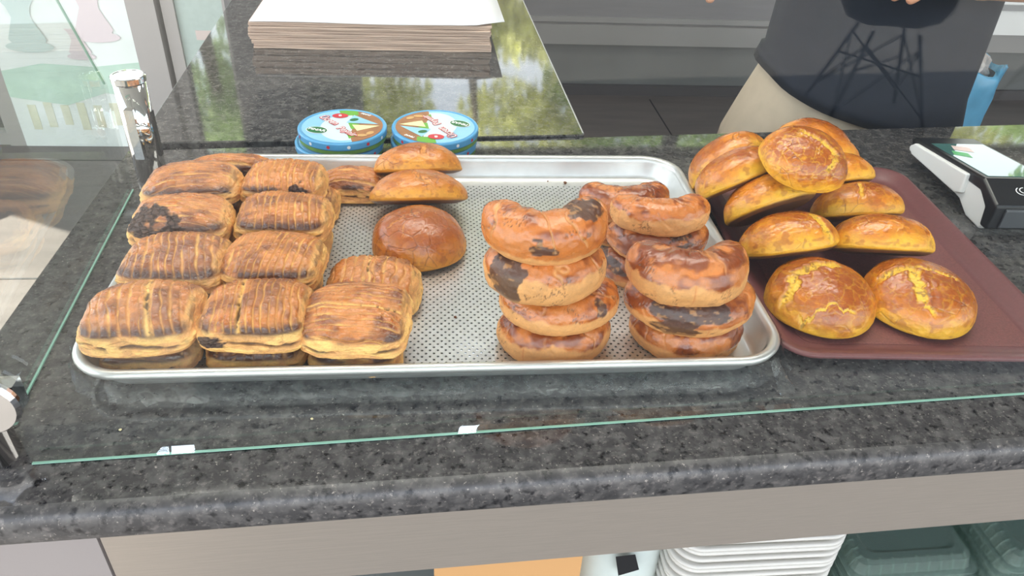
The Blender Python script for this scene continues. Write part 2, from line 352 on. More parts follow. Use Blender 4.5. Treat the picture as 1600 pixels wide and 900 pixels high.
for p_ in [c_ for c_ in COL.objects if c_.name == 'slab'][0].data.polygons:
    if p_.normal.z < 0.995: p_.material_index = 1
bm = bmesh.new()
prism(bm, [(0.045 - 0.3, FR(0.045) + 0.018), (2.4 - 0.3, FR(2.4) + 0.018), (2.4 - 0.3, FR(2.4) + 0.024), (0.045 - 0.3, FR(0.045) + 0.024)], -0.122, -0.0305)
bm_obj('steel_fascia', bm, M_steel, counter)
bm = bmesh.new()
prism(bm, [(-0.085 - 0.3, FR(-0.085) + 0.018), (0.0425 - 0.3, FR(0.0425) + 0.018), (0.0425 - 0.3, FR(0.0425) + 0.024), (-0.085 - 0.3, FR(-0.085) + 0.024)], -0.85, -0.0305)
prism(bm, [(0.0425 - 0.3, FR(.0425) + 0.022), (0.046 - 0.3, FR(0.046) + 0.022), (0.046 - 0.3, FR(0.046) + 0.03), (0.0425 - 0.3, FR(0.0425) + 0.03)], -0.85, -0.0305)
bm_obj('end_panel', bm, mat('panel_pale', (158, 152, 150), 0.35, 0.3), counter)
bm = bmesh.new(); box(bm, -0.38, 2.0, -0.05, 0.45, -0.56, -0.54); box(bm, -0.38, 2.0, 0.40, 0.42, -0.54, -0.031); box(bm, -0.38, -0.375, -0.06, 0.40, -0.54, -0.031); box(bm, -0.38, 2.0, -0.05, 0.42, -0.9, -0.57)
bm_obj('display_case', bm, mat('case_lining', (178, 184, 180), 0.4, 0.1), counter)

back = tag(empty('granite_side_counter', (0.2, 0.9, 0.0)), 'black granite side counter running away behind the cheese tins', 'counter')
bm = bmesh.new(); Lb = lambda y: -0.092 - 0.038 * (y - 0.5); Rb = lambda y: 0.5065 - 0.024 * (y - 0.52)
yb0, yb1 = 0.0, 1.9
f = lambda x: 0.4915 + 0.062 * x
for z, i2 in ((0, 0),): pass
rings = [[(x - 0.2, y - 0.9, z) for x, y in ((Lb(.5) + e, f(Lb(.5)) + e), (Rb(.53) - e, f(.505) + e), (Rb(1.9) - e, 1.9), (Lb(1.9) + e, 1.9))] for z, e in ((-0.028, 0.0), (0.0025, 0.0), (0.004, 0.0015))]
loft(bm, rings); bm_obj('slab', bm, M_gran, back)
bm = bmesh.new(); e = 0.0
vs = [(Rb(.53) - 0.2 - 0.0016, .53 - .9, 0.0042), (Rb(1.9) - 0.2 - .0016, 1.9 - .9, 0.0042), (Rb(1.9) - 0.2 + .001, 1.9 - .9, 0.003), (Rb(.53) - 0.2 + .001, .53 - .9, 0.003)]
a = [bm.verts.new(v) for v in vs]; b = [bm.verts.new((v[0], v[1], v[2] - 0.002)) for v in vs]; bm.faces.new(a); bm.faces.new(b[::-1])
for i in range(4): bm.faces.new((a[i], b[i], b[(i + 1) % 4], a[(i + 1) % 4]))
bm_obj('polished_edge', bm, mat('pale_edge', (190, 190, 188), 0.3), back)
bm = bmesh.new(); box(bm, -0.25, 0.26, -0.36, 0.96, -0.9, -0.03); bm_obj('base', bm, mat('base_panel', (90, 88, 88), 0.5), back)

# ------------------------------------------------------------------ glass guard
GD = Vector((0.81, 0.044, 0)).normalized(); GN = Vector((-GD.y, GD.x, 0))
def gp(s, n, z): v = Vector((0.001, -0.063, 0)) + GD * s + GN * n; return (v.x, v.y, z)
GO = gp(0.5, 0, 0)
fg = tag(empty('front_glass', GO), 'large clear upright glass pane along the counter front with green lower edge', 'glass')
def gslab(s0, s1, n0, n1, z0, z1):
    bm = bmesh.new(); P = [gp(s0, n0, 0), gp(s1, n0, 0), gp(s1, n1, 0), gp(s0, n1, 0)]
    prism(bm, [(q[0] - GO[0], q[1] - GO[1]) for q in P], z0, z1); return bm
bm_obj('pane', gslab(0, 1.9, 0.0, 0.008, 0.0017, 0.72), M_glass, fg)
bm_obj('polished_edge', gslab(0, 1.9, 0.0, 0.0020, 0.0008, 0.0016), M_edge, fg)
sg = tag(empty('side_glass', (-0.045, 0.17, 0.0)), 'clear glass end pane with a sloping top joining the two chrome posts', 'glass')
A = Vector((-0.0295, -0.03, 0)); B = Vector((-0.0575, 0.362, 0)); sdv = (B - A).normalized(); sn = Vector((sdv.y, -sdv.x, 0)) * -1
def sgpane(z0, z1, poly=None, wd_=0.0035):
    bm = bmesh.new(); L = poly or [(0, z0), (0.392, z0), (0.392, z1), (0, z1)]
    ra = [(A + sdv * s + Vector((0, 0, z))) - Vector(sg.location) for s, z in L]; rb = [q + sn * wd_ for q in ra]
    a = [bm.verts.new(q) for q in ra]; b = [bm.verts.new(q) for q in rb]; bm.faces.new(a); bm.faces.new(b[::-1])
    for i in range(len(a)): bm.faces.new((a[i], b[i], b[(i + 1) % len(a)], a[(i + 1) % len(a)]))
    return bm
bm_obj('pane', sgpane(0, 0, [(0, 0.0035), (0.392, 0.0035), (0.397, 0.128), (0.045, 0.72), (0, 0.72)]), M_glass, sg)
bm_obj('bottom_edge', sgpane(0.0008, 0.0025, None, 0.0018), M_edge, sg)
bm = bmesh.new()
q0 = A + sdv * 0.3975 + Vector((0, 0, 0.128)) - Vector(sg.location); q1 = A + sdv * 0.0455 + Vector((0, 0, 0.72)) - Vector(sg.location)
tube(bm, [q0 - sn * -0.003, q1 - sn * -0.003], 0.0013, 6); bm_obj('sloping_edge', bm, M_edge, sg)

def post_obj(loc, h, label):
    t = tag(empty('chrome_post', loc), label, 'post')
    bm = bmesh.new(); lathe(bm, [(0.0005, 0), (0.0175, 0), (0.0175, h - 0.009), (0.0005, h - 0.009)]); o = bm_obj('tube', bm, M_chrome, t, True)
    o.data.shade_auto_smooth(use_auto_smooth=True) if hasattr(o.data, 'shade_auto_smooth') else None
    bm = bmesh.new(); lathe(bm, [(0.0155, h - 0.009), (0.0155, h - 0.0075), (0.0185, h - 0.0072), (0.0188, h - 0.001), (0.0178, h), (0.0165, h), (0.016, h - 0.0006), (0.0004, h - 0.0006)])
    bm_obj('cap', bm, M_chrome, t, False)
    bm = bmesh.new(); lathe(bm, [(0.016, h - 0.0095), (0.0162, h - 0.0072)]); bm_obj('shadow_ring', bm, M_dark, t, False)
    return t
def hard(o, ang=35):
    me = o.data
    for e_ in me.edges: pass
for loc, h, lab in (((-0.047, 0.398, 0.0), 0.127, 'chrome post with round flat cap at the back left corner'), ((-0.030, -0.051, 0.0), 0.127, 'chrome post and clamp at the front left corner of the glass')):
    t = post_obj(loc, h, lab)
    bm = bmesh.new()                                       # glass clamp on the post: jaw plate, screw and slot
    if loc[1] > 0:
        lathe(bm, [(0.0004, 0), (0.009, 0), (0.009, 0.004), (0.007, 0.0055), (0.0004, 0.0055)], 28)
        o = bm_obj('clamp_disc', bm, M_chrome, t, True, loc=(0.008, -0.0165, 0.067), rot=(math.radians(90), 0, math.radians(20)))
        bm = bmesh.new(); box(bm, -0.004, 0.006, -0.026, -0.008, 0.035, 0.095); bm_obj('clamp_jaw', bm, M_chrome, t)
        bm = bmesh.new(); box(bm, 0.0155, 0.0185, -0.006, 0.002, 0.03, 0.085); bm_obj('slot', bm, M_dark, t)
    else:
        lathe(bm, [(0.0004, 0), (0.024, 0), (0.024, 0.003), (0.0215, 0.006), (0.0004, 0.006)], 40)
        bm_obj('clamp_disc', bm, M_chrome, t, False, loc=(0.022, -0.017, 0.066), rot=(math.radians(90), 0, math.radians(3)))
        bm = bmesh.new(); box(bm, 0.005, 0.042, -0.014, -0.002, 0.056, 0.078); bm_obj('clamp_jaw', bm, M_chrome, t)

# ------------------------------------------------------------------ perforated aluminium tray
tray = tag(empty('baking_tray', (0.3, 0.2, 0.0)), 'perforated aluminium baking tray holding the chocolate pastries on the left', 'tray')
FZ = 0.0045                                     # tray floor height
def trr(ins, z, r): return [(x - 0.3, y - 0.2, z) for x, y, _ in rrect(ins, 0.6 - ins, ins, 0.4 - ins, max(r, 0.0005), 10)]
bm = bmesh.new()
prof = [(0.004, 0.0225, .041), (0.0005, 0.024, .045), (-0.0008, 0.0275, .046), (0.0008, 0.0305, .045), (0.004, 0.0312, .042), (0.0068, 0.0300, .040), (0.0085, 0.0265, .038), (0.013, 0.012, .034), (0.0165, 0.0065, .030), (0.021, FZ, .026), (0.026, FZ, .022)]
rings = [trr(*p_) for p_ in prof]
inner = [(x - 0.3, y - 0.2, FZ) for x, y, _ in rrect(0.034, 0.566, 0.034, 0.366, 0.0004, 10)]
loft(bm, rings + [inner], False, False)
under = [(p_[0], p_[1] - 0.0012, p_[2]) for p_ in prof[5:]]
loft(bm, [trr(a_ + 0.0008, z_ - 0.0012, r_) for a_, z_, r_ in prof[6:]][::-1], False, False)
bm_obj('rim', bm, M_alu, tray, True)
px_, py_ = 0.0070, 0.00425; hr = 0.00118
nxh, nyh = int(0.532 / px_), int(0.332 / py_)
cell_x, cell_y = 0.532 / nxh, 0.332 / nyh
X0, Y0 = 0.034 - 0.3, 0.034 - 0.2
vs = []; fs = []
def cellquads(cx, cy, x0, x1, y0, y1, hole=True):
    base = len(vs)
    outer = [(x1, cy), (x1, y1), (cx, y1), (x0, y1), (x0, cy), (x0, y0), (cx, y0), (x1, y0)]
    if not hole:
        vs.extend((a_, b_, FZ) for a_, b_ in outer); fs.append(tuple(base + k for k in range(8))); return
    vs.extend((a_, b_, FZ) for a_, b_ in outer)
    vs.extend((cx + hr * math.cos(PI / 4 * k), cy + hr * math.sin(PI / 4 * k), FZ) for k in range(8))
    vs.extend((cx + hr * math.cos(PI / 4 * k), cy + hr * math.sin(PI / 4 * k), FZ - 0.001) for k in range(8))
    for k in range(8):
        l = (k + 1) % 8; fs.append((base + k, base + l, base + 8 + l, base + 8 + k)); fs.append((base + 8 + k, base + 8 + l, base + 16 + l, base + 16 + k))
for j in range(nyh):
    y0 = Y0 + j * cell_y; o_ = 0.5 * cell_x if j % 2 else 0.0
    if o_: cellquads(X0 + .1 * cell_x, y0 + cell_y / 2, X0, X0 + o_, y0, y0 + cell_y, False)
    for i in range(nxh - (1 if o_ else 0)):
        x0 = X0 + o_ + i * cell_x; cellquads(x0 + cell_x / 2, y0 + cell_y / 2, x0, x0 + cell_x, y0, y0 + cell_y)
    if o_: cellquads(0, y0 + cell_y / 2, X0 + 0.532 - o_, X0 + 0.532, y0, y0 + cell_y, False)
link_mesh('perforated_floor', pymesh('perforated_floor', vs, fs), M_alu, tray, False)

# plastic film peeking out round the tray
M_film = glass_mat('thin_film', (0.97, 0.98, 0.98), 1.1, 0.08, 0.02)
def film_strip(name, path, label, out, seed, drop=0.027):
    path = [Vector(p_) for p_ in path]; vs = []; fs = []; n = len(path); K = 6
    P = np.array([[p_.x * 90, p_.y * 90, seed] for p_ in path]); nzv = fbm(P, seed, 3)
    for i, p_ in enumerate(path):
        t_ = (path[min(i + 1, n - 1)] - path[max(i - 1, 0)]).normalized(); o_ = Vector((t_.y, -t_.x, 0))
        for k in range(K):
            u_ = k / (K - 1); wob = 0.003 * nzv[i] * math.sin(u_ * 3 + i * 1.7)
            q = p_ + o_ * (0.0015 + out * u_ ** 1.6 * (1 + 0.5 * nzv[i]) + abs(wob)); vs.append((q.x, q.y, max(0.0008, 0.0265 - drop * u_ + 0.0015 * math.sin(i * 2.3 + k))))
    for i in range(n - 1):
        for k in range(K - 1): a_ = i * K + k; fs.append((a_, a_ + K, a_ + K + 1, a_ + 1))
    c_ = path[n // 2]; vs = [(x - c_.x, y - c_.y, z) for x, y, z in vs]
    o = link_mesh(name, pymesh(name, vs, fs), M_film, None, True, loc=(c_.x, c_.y, 0)); return tag(o, label, 'film')
pts = [(x, y, 0) for x, y, _ in rrect(-0.001, 0.601, -0.001, 0.401, 0.046, 24)]
lo = pts[50:75]; ro = pts[75:100]
front_path = lo + [(0.045 + 0.51 * i / 70, -0.001, 0) for i in range(1, 70)] + ro[:12]
film_strip('plastic_film', front_path, 'crinkled clear plastic film hanging below the front rim of the aluminium tray', 0.0035, 3, 0.020)
film_strip('plastic_film', ro[8:] + [(0.601, 0.05 + 0.03 * i, 0) for i in range(1, 3)], 'clear film flap sticking out at the right corner of the aluminium tray', 0.014, 11, 0.024)

# ------------------------------------------------------------------ maroon tray
mt = tag(empty('serving_tray', (0.757, 0.214, 0.0), (0, 0, math.radians(-3.3))), 'maroon plastic serving tray carrying the yellow split buns', 'tray')
def mrr(ins, z, r): return [(x - 0.143, y - 0.197, z) for x, y, _ in rrect(ins, 0.286 - ins, ins, 0.394 - ins, r, 8)]
bm = bmesh.new()
prof = [(0.001, 0.0105, .032), (0.0, 0.0125, .033), (0.0015, 0.014, .032), (0.006, 0.0136, .028), (0.018, 0.0065, .022), (0.022, 0.0045, .02), (0.028, 0.004, .015), (0.14, 0.004, .003)]
loft(bm, [mrr(*q) for q in prof] , False, True)
loft(bm, [mrr(a_ + 0.001, z_ - 0.0025, r_) for a_, z_, r_ in prof[1:]][::-1], True, False)
bm_obj('tray_body', bm, M_maroon, mt, True)
M_crackle = mat('maroon_tray_floor', (122, 74, 72), 0.4, 0, 0.22, 500, 0.4)
bm = bmesh.new(); prism(bm, [(x, y) for x, y, _ in mrr(0.03, 0, .014)], 0.0040, 0.0044); bm_obj('textured_floor', bm, M_crackle, mt)

# ------------------------------------------------------------------ ridged chocolate pastries
PALE = np.array(lin((246, 194, 112))); TAN = np.array(lin((226, 164, 96))); GLZ = np.array(lin((188, 94, 10))); GLD = np.array(lin((106, 42, 8))); BURN = np.array(lin((62, 28, 20))); CHOC = np.array(lin((58, 30, 20)))
def ridged(label, loc, a=0.045, b=0.039, h=0.037, rz=0, tilt=(0, 0), direction='y', nr=9, slant=0.15, seed=1, choc=(), split=None, brown=0.5, frontdark=0.5, group=None, name='chocolate_pastry'):
    U, F = cube_sphere(50 if seed >= 100 else 112)
    k = 4.0; q = U / ((np.abs(U) ** k).sum(1) ** (1 / k))[:, None]
    S = np.array([seed * 3.1, seed * 1.7, seed * 0.9])
    x, y, z = q[:, 0].copy(), q[:, 1].copy(), q[:, 2].copy()
    lo_ = fbm(q * 1.3 + S, seed, 3)
    nx = 1 + 0.05 * lo_; X = x * a * nx * (1 + 0.05 * (1 - np.clip(z, -1, 1)) * 0.5)
    Y = y * b * (1 + 0.05 * fbm(q * 1.2 + S + 9, seed, 2)) * (1 + 0.07 * np.clip(-z + 0.3, 0, 1))
    top = np.clip(z, 0, 1); Z = np.where(z > 0, z * h * 0.66 * (1 - 0.22 * x ** 2 - 0.24 * y ** 2 + 0.05 * lo_), z * h * 0.36)
    Z = np.maximum(Z, -h * 0.31)
    # soft fold along the sides where the layers meet
    side = np.exp(-((z + 0.25) / 0.13) ** 2) * (1 - sst(0.75, 1.0, z)); shr = 1 - 0.035 * side * (0.6 + 0.6 * lo_)
    X *= shr; Y *= shr
    tp_ = 1 - 0.085 * sst(-0.2, 1.0, z); X *= tp_ * (1 - 0.03 * x); Y *= tp_
    # scored ridges
    s_, t_ = (x, y) if direction == 'y' else (y, x)
    bend = slant * t_ + 0.05 * fbm(np.stack([s_ * 2, t_ * 1.5, z * 0], -1) + S, seed + 3, 2)
    ph = (s_ + bend) * nr / 2 + 0.13 * vnoise(np.stack([np.floor((s_ + bend) * nr / 2), s_ * 0, s_ * 0], -1) + S, seed)
    d = np.abs(ph - np.round(ph)) * 2                         # 0 at groove centre
    T = sst(0.30, 0.44, z + 0.10 * lo_ - 0.16 * sst(0.6, 0.9, -y)) * (1 - 0.9 * sst(0.84, 0.92, x + 0.05 * lo_)) * (1 - 0.6 * sst(0.90, 0.98, -x))
    wid = 0.22 + 0.20 * fbm(np.stack([np.round(ph) * 3.7, t_ * 2.5, z * 0], -1) + S, seed + 5, 2)
    g = np.exp(-(d / np.clip(wid, 0.08, 0.45)) ** 2) * T
    nrm_z = np.clip(z, 0, 1)
    fine = fbm(q * 9 + S, seed + 7, 4); mid = fbm(q * 3.2 + S, seed + 6, 3)
    disp = -0.0010 * g + 0.0005 * (1 - g) * T + 0.0006 * fine + 0.0008 * mid
    col = np.tile(TAN, (len(x), 1)); col = mixc(col, PALE, sst(-0.3, 0.5, mid))
    lay = np.sin(z * 26 + 3 * mid + fine * 2); col = mixc(col, TAN * 0.75, 0.16 * sst(0.2, 0.9, lay) * (1 - T))
    glaze = T * (1 - 0.88 * g) * (0.82 + 0.3 * mid); glaze = np.clip(glaze, 0, 1)
    col = mixc(col, GLZ, np.clip(glaze, 0, 1) * 0.92)
    dk = sst(0.05 - brown * 0.5, 0.75 - brown * 0.5, fbm(q * 1.9 + S + 4, seed + 11, 3)) * glaze
    col = mixc(col, GLD, 0.8 * dk)
    # darkest baking along the front shoulder and corners
    sh = np.exp(-((z - 0.60) / 0.19) ** 2) * sst(0.45, 0.85, -y) * sst(-0.5, 0.3, fbm(q * 2.4 + S, seed + 15, 3) + frontdark - 0.4)
    col = mixc(col, BURN, np.clip(sh * 1.1 * (1 - 0.55 * g), 0, 0.9))
    sh2 = np.exp(-((z - 0.62) / 0.2) ** 2) * sst(0.8, 0.95, np.abs(x)) * sst(0.0, 0.5, mid + 0.1); col = mixc(col, GLD, 0.7 * sh2)
    # filling showing in the front and side seam
    sm = np.exp(-((z + 0.02 + 0.12 * vnoise(np.stack([x * 3, y * 3, z * 0], -1) + S, seed + 21)) / 0.10) ** 2) * sst(0.72, 0.9, np.maximum(np.abs(y), np.abs(x) * 0.8)) * sst(0.02, 0.25, fbm(q * 2.6 + S + 2, seed + 23, 2) + 0.12)
    col = mixc(col, CHOC, 0.9 * sm); disp = disp - 0.0022 * sm
    # fine cracks
    ck = np.exp(-(worley_edge(q * np.array([3.2, 3.2, 3.2]) + S, seed) / 0.03) ** 2) * sst(0.15, 0.5, fbm(q * 1.5 + S + 7, seed + 25, 2)); col = mixc(col, BURN * 0.8, 0.35 * ck); disp = disp - 0.0005 * ck
    alpha = glaze * (1 - 0.7 * g) * (0.75 + 0.5 * fine)
    if split is not None:                                       # pale torn gash along one groove
        gs = np.exp(-((ph - split[0]) / split[1]) ** 2) * T * sst(-split[2], -split[2] + 0.2, -t_ * np.sign(split[2])) if False else np.exp(-((s_ + bend - split[0]) / split[1]) ** 2) * T
        col = mixc(col, PALE, np.clip(gs, 0, 1) * 0.9); disp = disp - 0.0015 * gs * (0.6 + fine); alpha *= (1 - gs)
        cc = gs * sst(0.25, 0.5, fbm(q * np.array([14, 5, 5]) + S, seed + 31, 2)); col = mixc(col, BURN * 0.7, 0.9 * cc); disp = disp - 0.0015 * cc
    for (px, py, pz, r_) in choc:
        dd = np.sqrt((x - px) ** 2 + (y - py) ** 2 + ((z - pz) * 0.8) ** 2) / r_ + 0.35 * fbm(q * 4 + S, seed + 41, 3)
        mk = 1 - sst(0.8, 0.98, dd); cr_ = worley_edge(q * 6.5 + S, seed + 43); e_ = np.exp(-(cr_ / 0.07) ** 2)
        col = mixc(col, CHOC, mk * 0.96); col = mixc(col, CHOC * 0.35, mk * e_ * 0.9); disp = disp + mk * (0.0008 - 0.0022 * e_); alpha *= (1 - mk * 0.8)
    under_ = 1 - sst(-0.75, -0.5, z); col = mixc(col, GLD * 0.8, 0.7 * under_); disp = disp * (1 - under_)
    N = np.stack([X / a ** 2, Y / b ** 2, Z / (h * .6) ** 2], -1); N = np.sign(N) * np.abs(N) ** 1.5 * 1e-3; N /= np.linalg.norm(N, axis=1)[:, None] + 1e-9
    P = np.stack([X, Y, Z], -1) + N * disp[:, None]
    P[:, 2] -= P[:, 2].min()
    me = food_mesh(name, P, F, col, alpha)
    o = link_mesh(name, me, M_food, None, True, loc=loc, rot=(math.radians(tilt[0]), math.radians(tilt[1]), math.radians(rz)))
    return tag(o, label, 'pastry', group)
GT = 'ridged chocolate pastries piled on the left of the aluminium tray'
Z1 = FZ + 0.0003; H1 = 0.0285; Z2 = Z1 + H1 + 0.0008
# bottom layer
xs_a = (0.057, 0.056, 0.050, 0.047); xs_b = (0.1445, 0.1440, 0.1450, 0.1470)
ys = (0.060, 0.141, 0.222, 0.303)
wd = ('front', 'second from the front', 'third from the front', 'last')
for i in range(4):
    ridged('chocolate pastry lying under the ' + wd[i] + ' pastry of the left row', (xs_a[i], ys[i], Z1), 0.0400, 0.037, H1, random.uniform(-2, 2), (0, 0), 'x' if i == 0 else 'y', 9, 0.1, 100 + i, brown=1.0, frontdark=1.2, group=GT)
    ridged('chocolate pastry lying under the ' + wd[i] + ' pastry of the middle row', (xs_b[i], ys[i], Z1), 0.0415, 0.037, H1, random.uniform(-2, 2), (0, 0), 'y', 10, 0.05, 110 + i, brown=0.9, frontdark=1.0, group=GT)
ridged('chocolate pastry lying under the wide pastry at the right front of the pile', (0.2280, 0.054, Z1), 0.0385, 0.037, H1, -1, (0, 0), 'x', 8, 0.05, 121, brown=0.9, frontdark=0.6, group=GT)
# top layer, left row, front to back
ridged('glazed ridged pastry at the front left corner, broad pale side showing', (0.0560, 0.055, Z2), 0.0460, 0.0400, 0.034, 1, (0, 0), 'y', 11, 0.22, 1, split=(0.12, 0.045, 0), frontdark=0.7, group=GT)
ridged('ridged pastry with dark burnt front edge, second in the left row', (0.0620, 0.136, Z2), 0.0470, 0.0380, 0.034, -3, (1, 0), 'y', 13, 0.2, 2, brown=0.8, frontdark=1.1, group=GT)
ridged('pastry with a large cracked brown chocolate patch in the left row', (0.0465, 0.212, Z2), 0.0475, 0.0370, 0.034, 4, (1, 0), 'x', 10, 0.1, 3, choc=((-0.58, -0.45, 0.62, 0.62), (-0.15, -0.72, 0.55, 0.42)), brown=0.5, frontdark=1.0, group=GT)
ridged('long lengthwise-ridged pastry at the back of the left row', (0.0380, 0.288, Z2), 0.0500, 0.0370, 0.033, 3, (1, -2), 'x', 10, -0.1, 4, choc=((0.75, -0.75, 0.45, 0.16),), brown=0.6, frontdark=0.8, group=GT)
# middle row
ridged('ridged pastry with pale front face and dark filling in its corner, middle front', (0.1480, 0.055, Z2), 0.0450, 0.0400, 0.035, -1, (0, 0), 'y', 14, 0.08, 5, choc=((-0.72, -0.95, -0.02, 0.30),), split=(-0.30, 0.045, 0), frontdark=0.9, group=GT)
ridged('light golden ridged pastry, second from the front in the middle row', (0.1480, 0.136, Z2), 0.0450, 0.0380, 0.034, -4, (1, 0), 'y', 13, -0.12, 6, brown=0.1, frontdark=0.5, group=GT)
ridged('glossy pastry with short strong ridges, third from the front in the middle row', (0.1450, 0.217, Z2), 0.0465, 0.0370, 0.034, -1, (1, 0), 'y', 13, 0.05, 7, brown=0.35, frontdark=0.9, group=GT)
ridged('ridged pastry with a small dark chocolate hole near its right end', (0.1335, 0.293, Z2), 0.0440, 0.0370, 0.034, -2, (1, 0), 'y', 13, 0.05, 8, choc=((0.45, -0.80, 0.50, 0.30),), brown=0.1, frontdark=0.3, group=GT)
# right column and back pieces
ridged('wide flat pastry with sideways ridges at the right front of the pile', (0.2300, 0.0500, Z2 + 0.001), 0.0455, 0.0410, 0.0280, -3, (5, 0), 'x', 13, 0.06, 9, brown=0.35, frontdark=0.5, split=(-0.05, 0.04, 0), group=GT)
ridged('cracked ridged pastry leaning behind the wide flat one', (0.2385, 0.130, Z1 + 0.002), 0.0435, 0.0330, 0.0400, -4, (4, 0), 'y', 9, 0.05, 10, brown=0.2, frontdark=0.1, split=(-0.1, 0.03, 0), group=GT)
ridged('lengthwise-ridged pastry at the back between the pile and the plain buns', (0.2020, 0.3450, Z1), 0.0400, 0.0270, 0.0330, -3, (0, 0), 'x', 8, 0.06, 12, brown=0.5, frontdark=0.5, group=GT)
ridged('pastry against the back rim with open dark filling along its face', (0.0600, 0.3610, Z1 + 0.008), 0.0520, 0.0170, 0.0340, 1, (-6, 0), 'x', 5, 0.02, 13, brown=0.2, frontdark=0.2, choc=((-0.4, -0.9, 0.35, 0.3), (0.3, -0.9, 0.25, 0.3)), group=GT)

# ------------------------------------------------------------------ buns
B_OR = np.array(lin((214, 126, 28))); B_YE = np.array(lin((236, 178, 44))); B_BR = np.array(lin((154, 68, 14))); B_DK = np.array(lin((96, 48, 26))); B_CR = np.array(lin((244, 194, 58))); B_UN = np.array(lin((92, 54, 34)))
def bun(label, loc, a=0.054, b=0.052, h=0.046, rz=0, tilt=(0, 0), seed=1, slit=None, gash=None, tone='yellow', group=None, net=0.5, brown=0.5, flat=0.16, k=2.15):
    U, F = cube_sphere(110 if slit else 80)
    q = U / ((np.abs(U) ** k).sum(1) ** (1 / k))[:, None]
    S = np.array([seed * 2.3, seed * 4.1, seed * 1.9]); x, y, z = q.T
    lo_ = fbm(q * 1.1 + S, seed, 2)
    X = x * a * (1 + 0.04 * lo_); Y = y * b * (1 + 0.04 * fbm(q * 1.1 + S + 5, seed, 2)); Z = np.where(z > 0, z * h * (1 - flat) * (1 + 0.04 * lo_), z * h * flat * 1.6)
    Z = np.maximum(Z, -h * flat)
    mid = fbm(q * 2.6 + S, seed + 3, 3); fine = fbm(q * 11 + S, seed + 4, 4)
    disp = 0.0005 * mid + 0.00025 * fine
    if tone == 'yellow': base, low, bro = B_OR, B_YE, B_BR
    else: base, low, bro = np.array(lin((206, 122, 40))), np.array(lin((226, 156, 46))), np.array(lin((156, 74, 24)))
    col = np.tile(base, (len(x), 1)); col = mixc(col, low, 1 - sst(-0.1, 0.5, z + 0.25 * mid))
    col = mixc(col, bro, sst(0.35, 0.95, z + 0.4 * fbm(q * 1.6 + S, seed + 6, 3) + (brown - 0.5) * 0.6) * 0.85)
    we = worley_edge(q * 4.2 + S + 0.6 * np.stack([mid, fine, mid], -1) * 0.5, seed + 8); ln = np.exp(-(we / 0.06) ** 2) * sst(-0.1, 0.4, z)
    col = mixc(col, low, net * ln * 0.75); disp = disp - 0.0002 * ln
    w2 = worley_edge(q * 9 + S, seed + 9); col = mixc(col, base, net * 0.4 * np.exp(-(w2 / 0.1) ** 2) * sst(0, .4, z))
    col = mixc(col, bro, 0.5 * sst(0.25, 0.6, fbm(q * 7 + S, seed + 12, 2)) * sst(-.3, .2, z))
    alpha = sst(0.0, 0.5, z) * (0.75 + 0.3 * mid)
    for g_ in (slit or ()):
        px0, py0, px1, py1, wdt, dep = g_; wr = math.radians(-rz)
        px0, py0 = px0 * math.cos(wr) - py0 * math.sin(wr), px0 * math.sin(wr) + py0 * math.cos(wr); px1, py1 = px1 * math.cos(wr) - py1 * math.sin(wr), px1 * math.sin(wr) + py1 * math.cos(wr)
        ln_ = math.hypot(px1 - px0, py1 - py0); ca, sa = (px1 - px0) / ln_, (py1 - py0) / ln_
        offs = -px0 * sa + py0 * ca; L0 = px0 * ca + py0 * sa - 0.06; L1 = px1 * ca + py1 * sa + 0.06
        al = x * ca + y * sa; ac = -x * sa + y * ca - offs - 0.05 * vnoise(np.stack([al * 5, al * 0, al * 0], -1) + S, seed + 13) - 0.03 * fbm(np.stack([al * 22, al * 0, al * 0], -1) + S, seed + 14, 2)
        ends = sst(L0, L0 + 0.12, al) * (1 - sst(L1 - 0.12, L1, al)) * sst(-0.1, 0.15, z)
        gs = (1 - sst(wdt * 0.75, wdt * 1.1, np.abs(ac))) * ends
        rough_ = fbm(q * 16 + S, seed + 15, 3)
        col = mixc(col, B_CR if tone == 'yellow' else np.array(lin((214, 138, 56))), gs * 0.92); col = mixc(col, B_DK, 0.65 * gs * sst(0.25, 0.55, rough_))
        disp = disp - dep * gs * (0.8 + 0.5 * rough_) + dep * 0.45 * np.exp(-((np.abs(ac) - wdt * 1.35) / (wdt * 0.5)) ** 2) * ends
        alpha = alpha * (1 - gs)
    w3 = worley_edge(q * 2.1 + S, seed + 17); ck = np.exp(-(w3 / 0.018) ** 2) * sst(0.1, 0.4, fbm(q * 1.4 + S + 3, seed + 18, 2)) * sst(-.2, .1, z); col = mixc(col, B_DK, 0.6 * ck); disp = disp - 0.0006 * ck
    un = 1 - sst(-0.42, -0.22, z + 0.05 * mid); col = mixc(col, B_UN, un * 0.95); alpha *= (1 - un)
    N = np.stack([X / a ** 2, Y / b ** 2, Z / h ** 2], -1); N /= np.linalg.norm(N, axis=1)[:, None] + 1e-9
    P = np.stack([X, Y, Z], -1) + N * (disp * (1 - un))[:, None]
    me = food_mesh('bun', P, F, col, alpha)
    o = link_mesh('bun', me, M_bun, None, True, loc=loc, rot=(math.radians(tilt[0]), math.radians(tilt[1]), math.radians(rz)))
    return tag(o, label, 'bun', group)
GB = 'plain brown buns leaning in a row on the aluminium tray'
bun('round shiny brown bun lying flat with a slanting crack, front of three', (0.2775, 0.216, FZ + 0.0080), 0.0495, 0.0450, 0.048, 0, (0, 0), 21, slit=((-0.62, -0.32, 0.22, 0.10, 0.022, 0.0010), (0.30, 0.12, 0.84, -0.02, 0.015, 0.0008), (-0.34, -0.62, -0.28, -0.38, 0.012, 0.0006)), tone='brown', group=GB, net=0.12, brown=0.75)
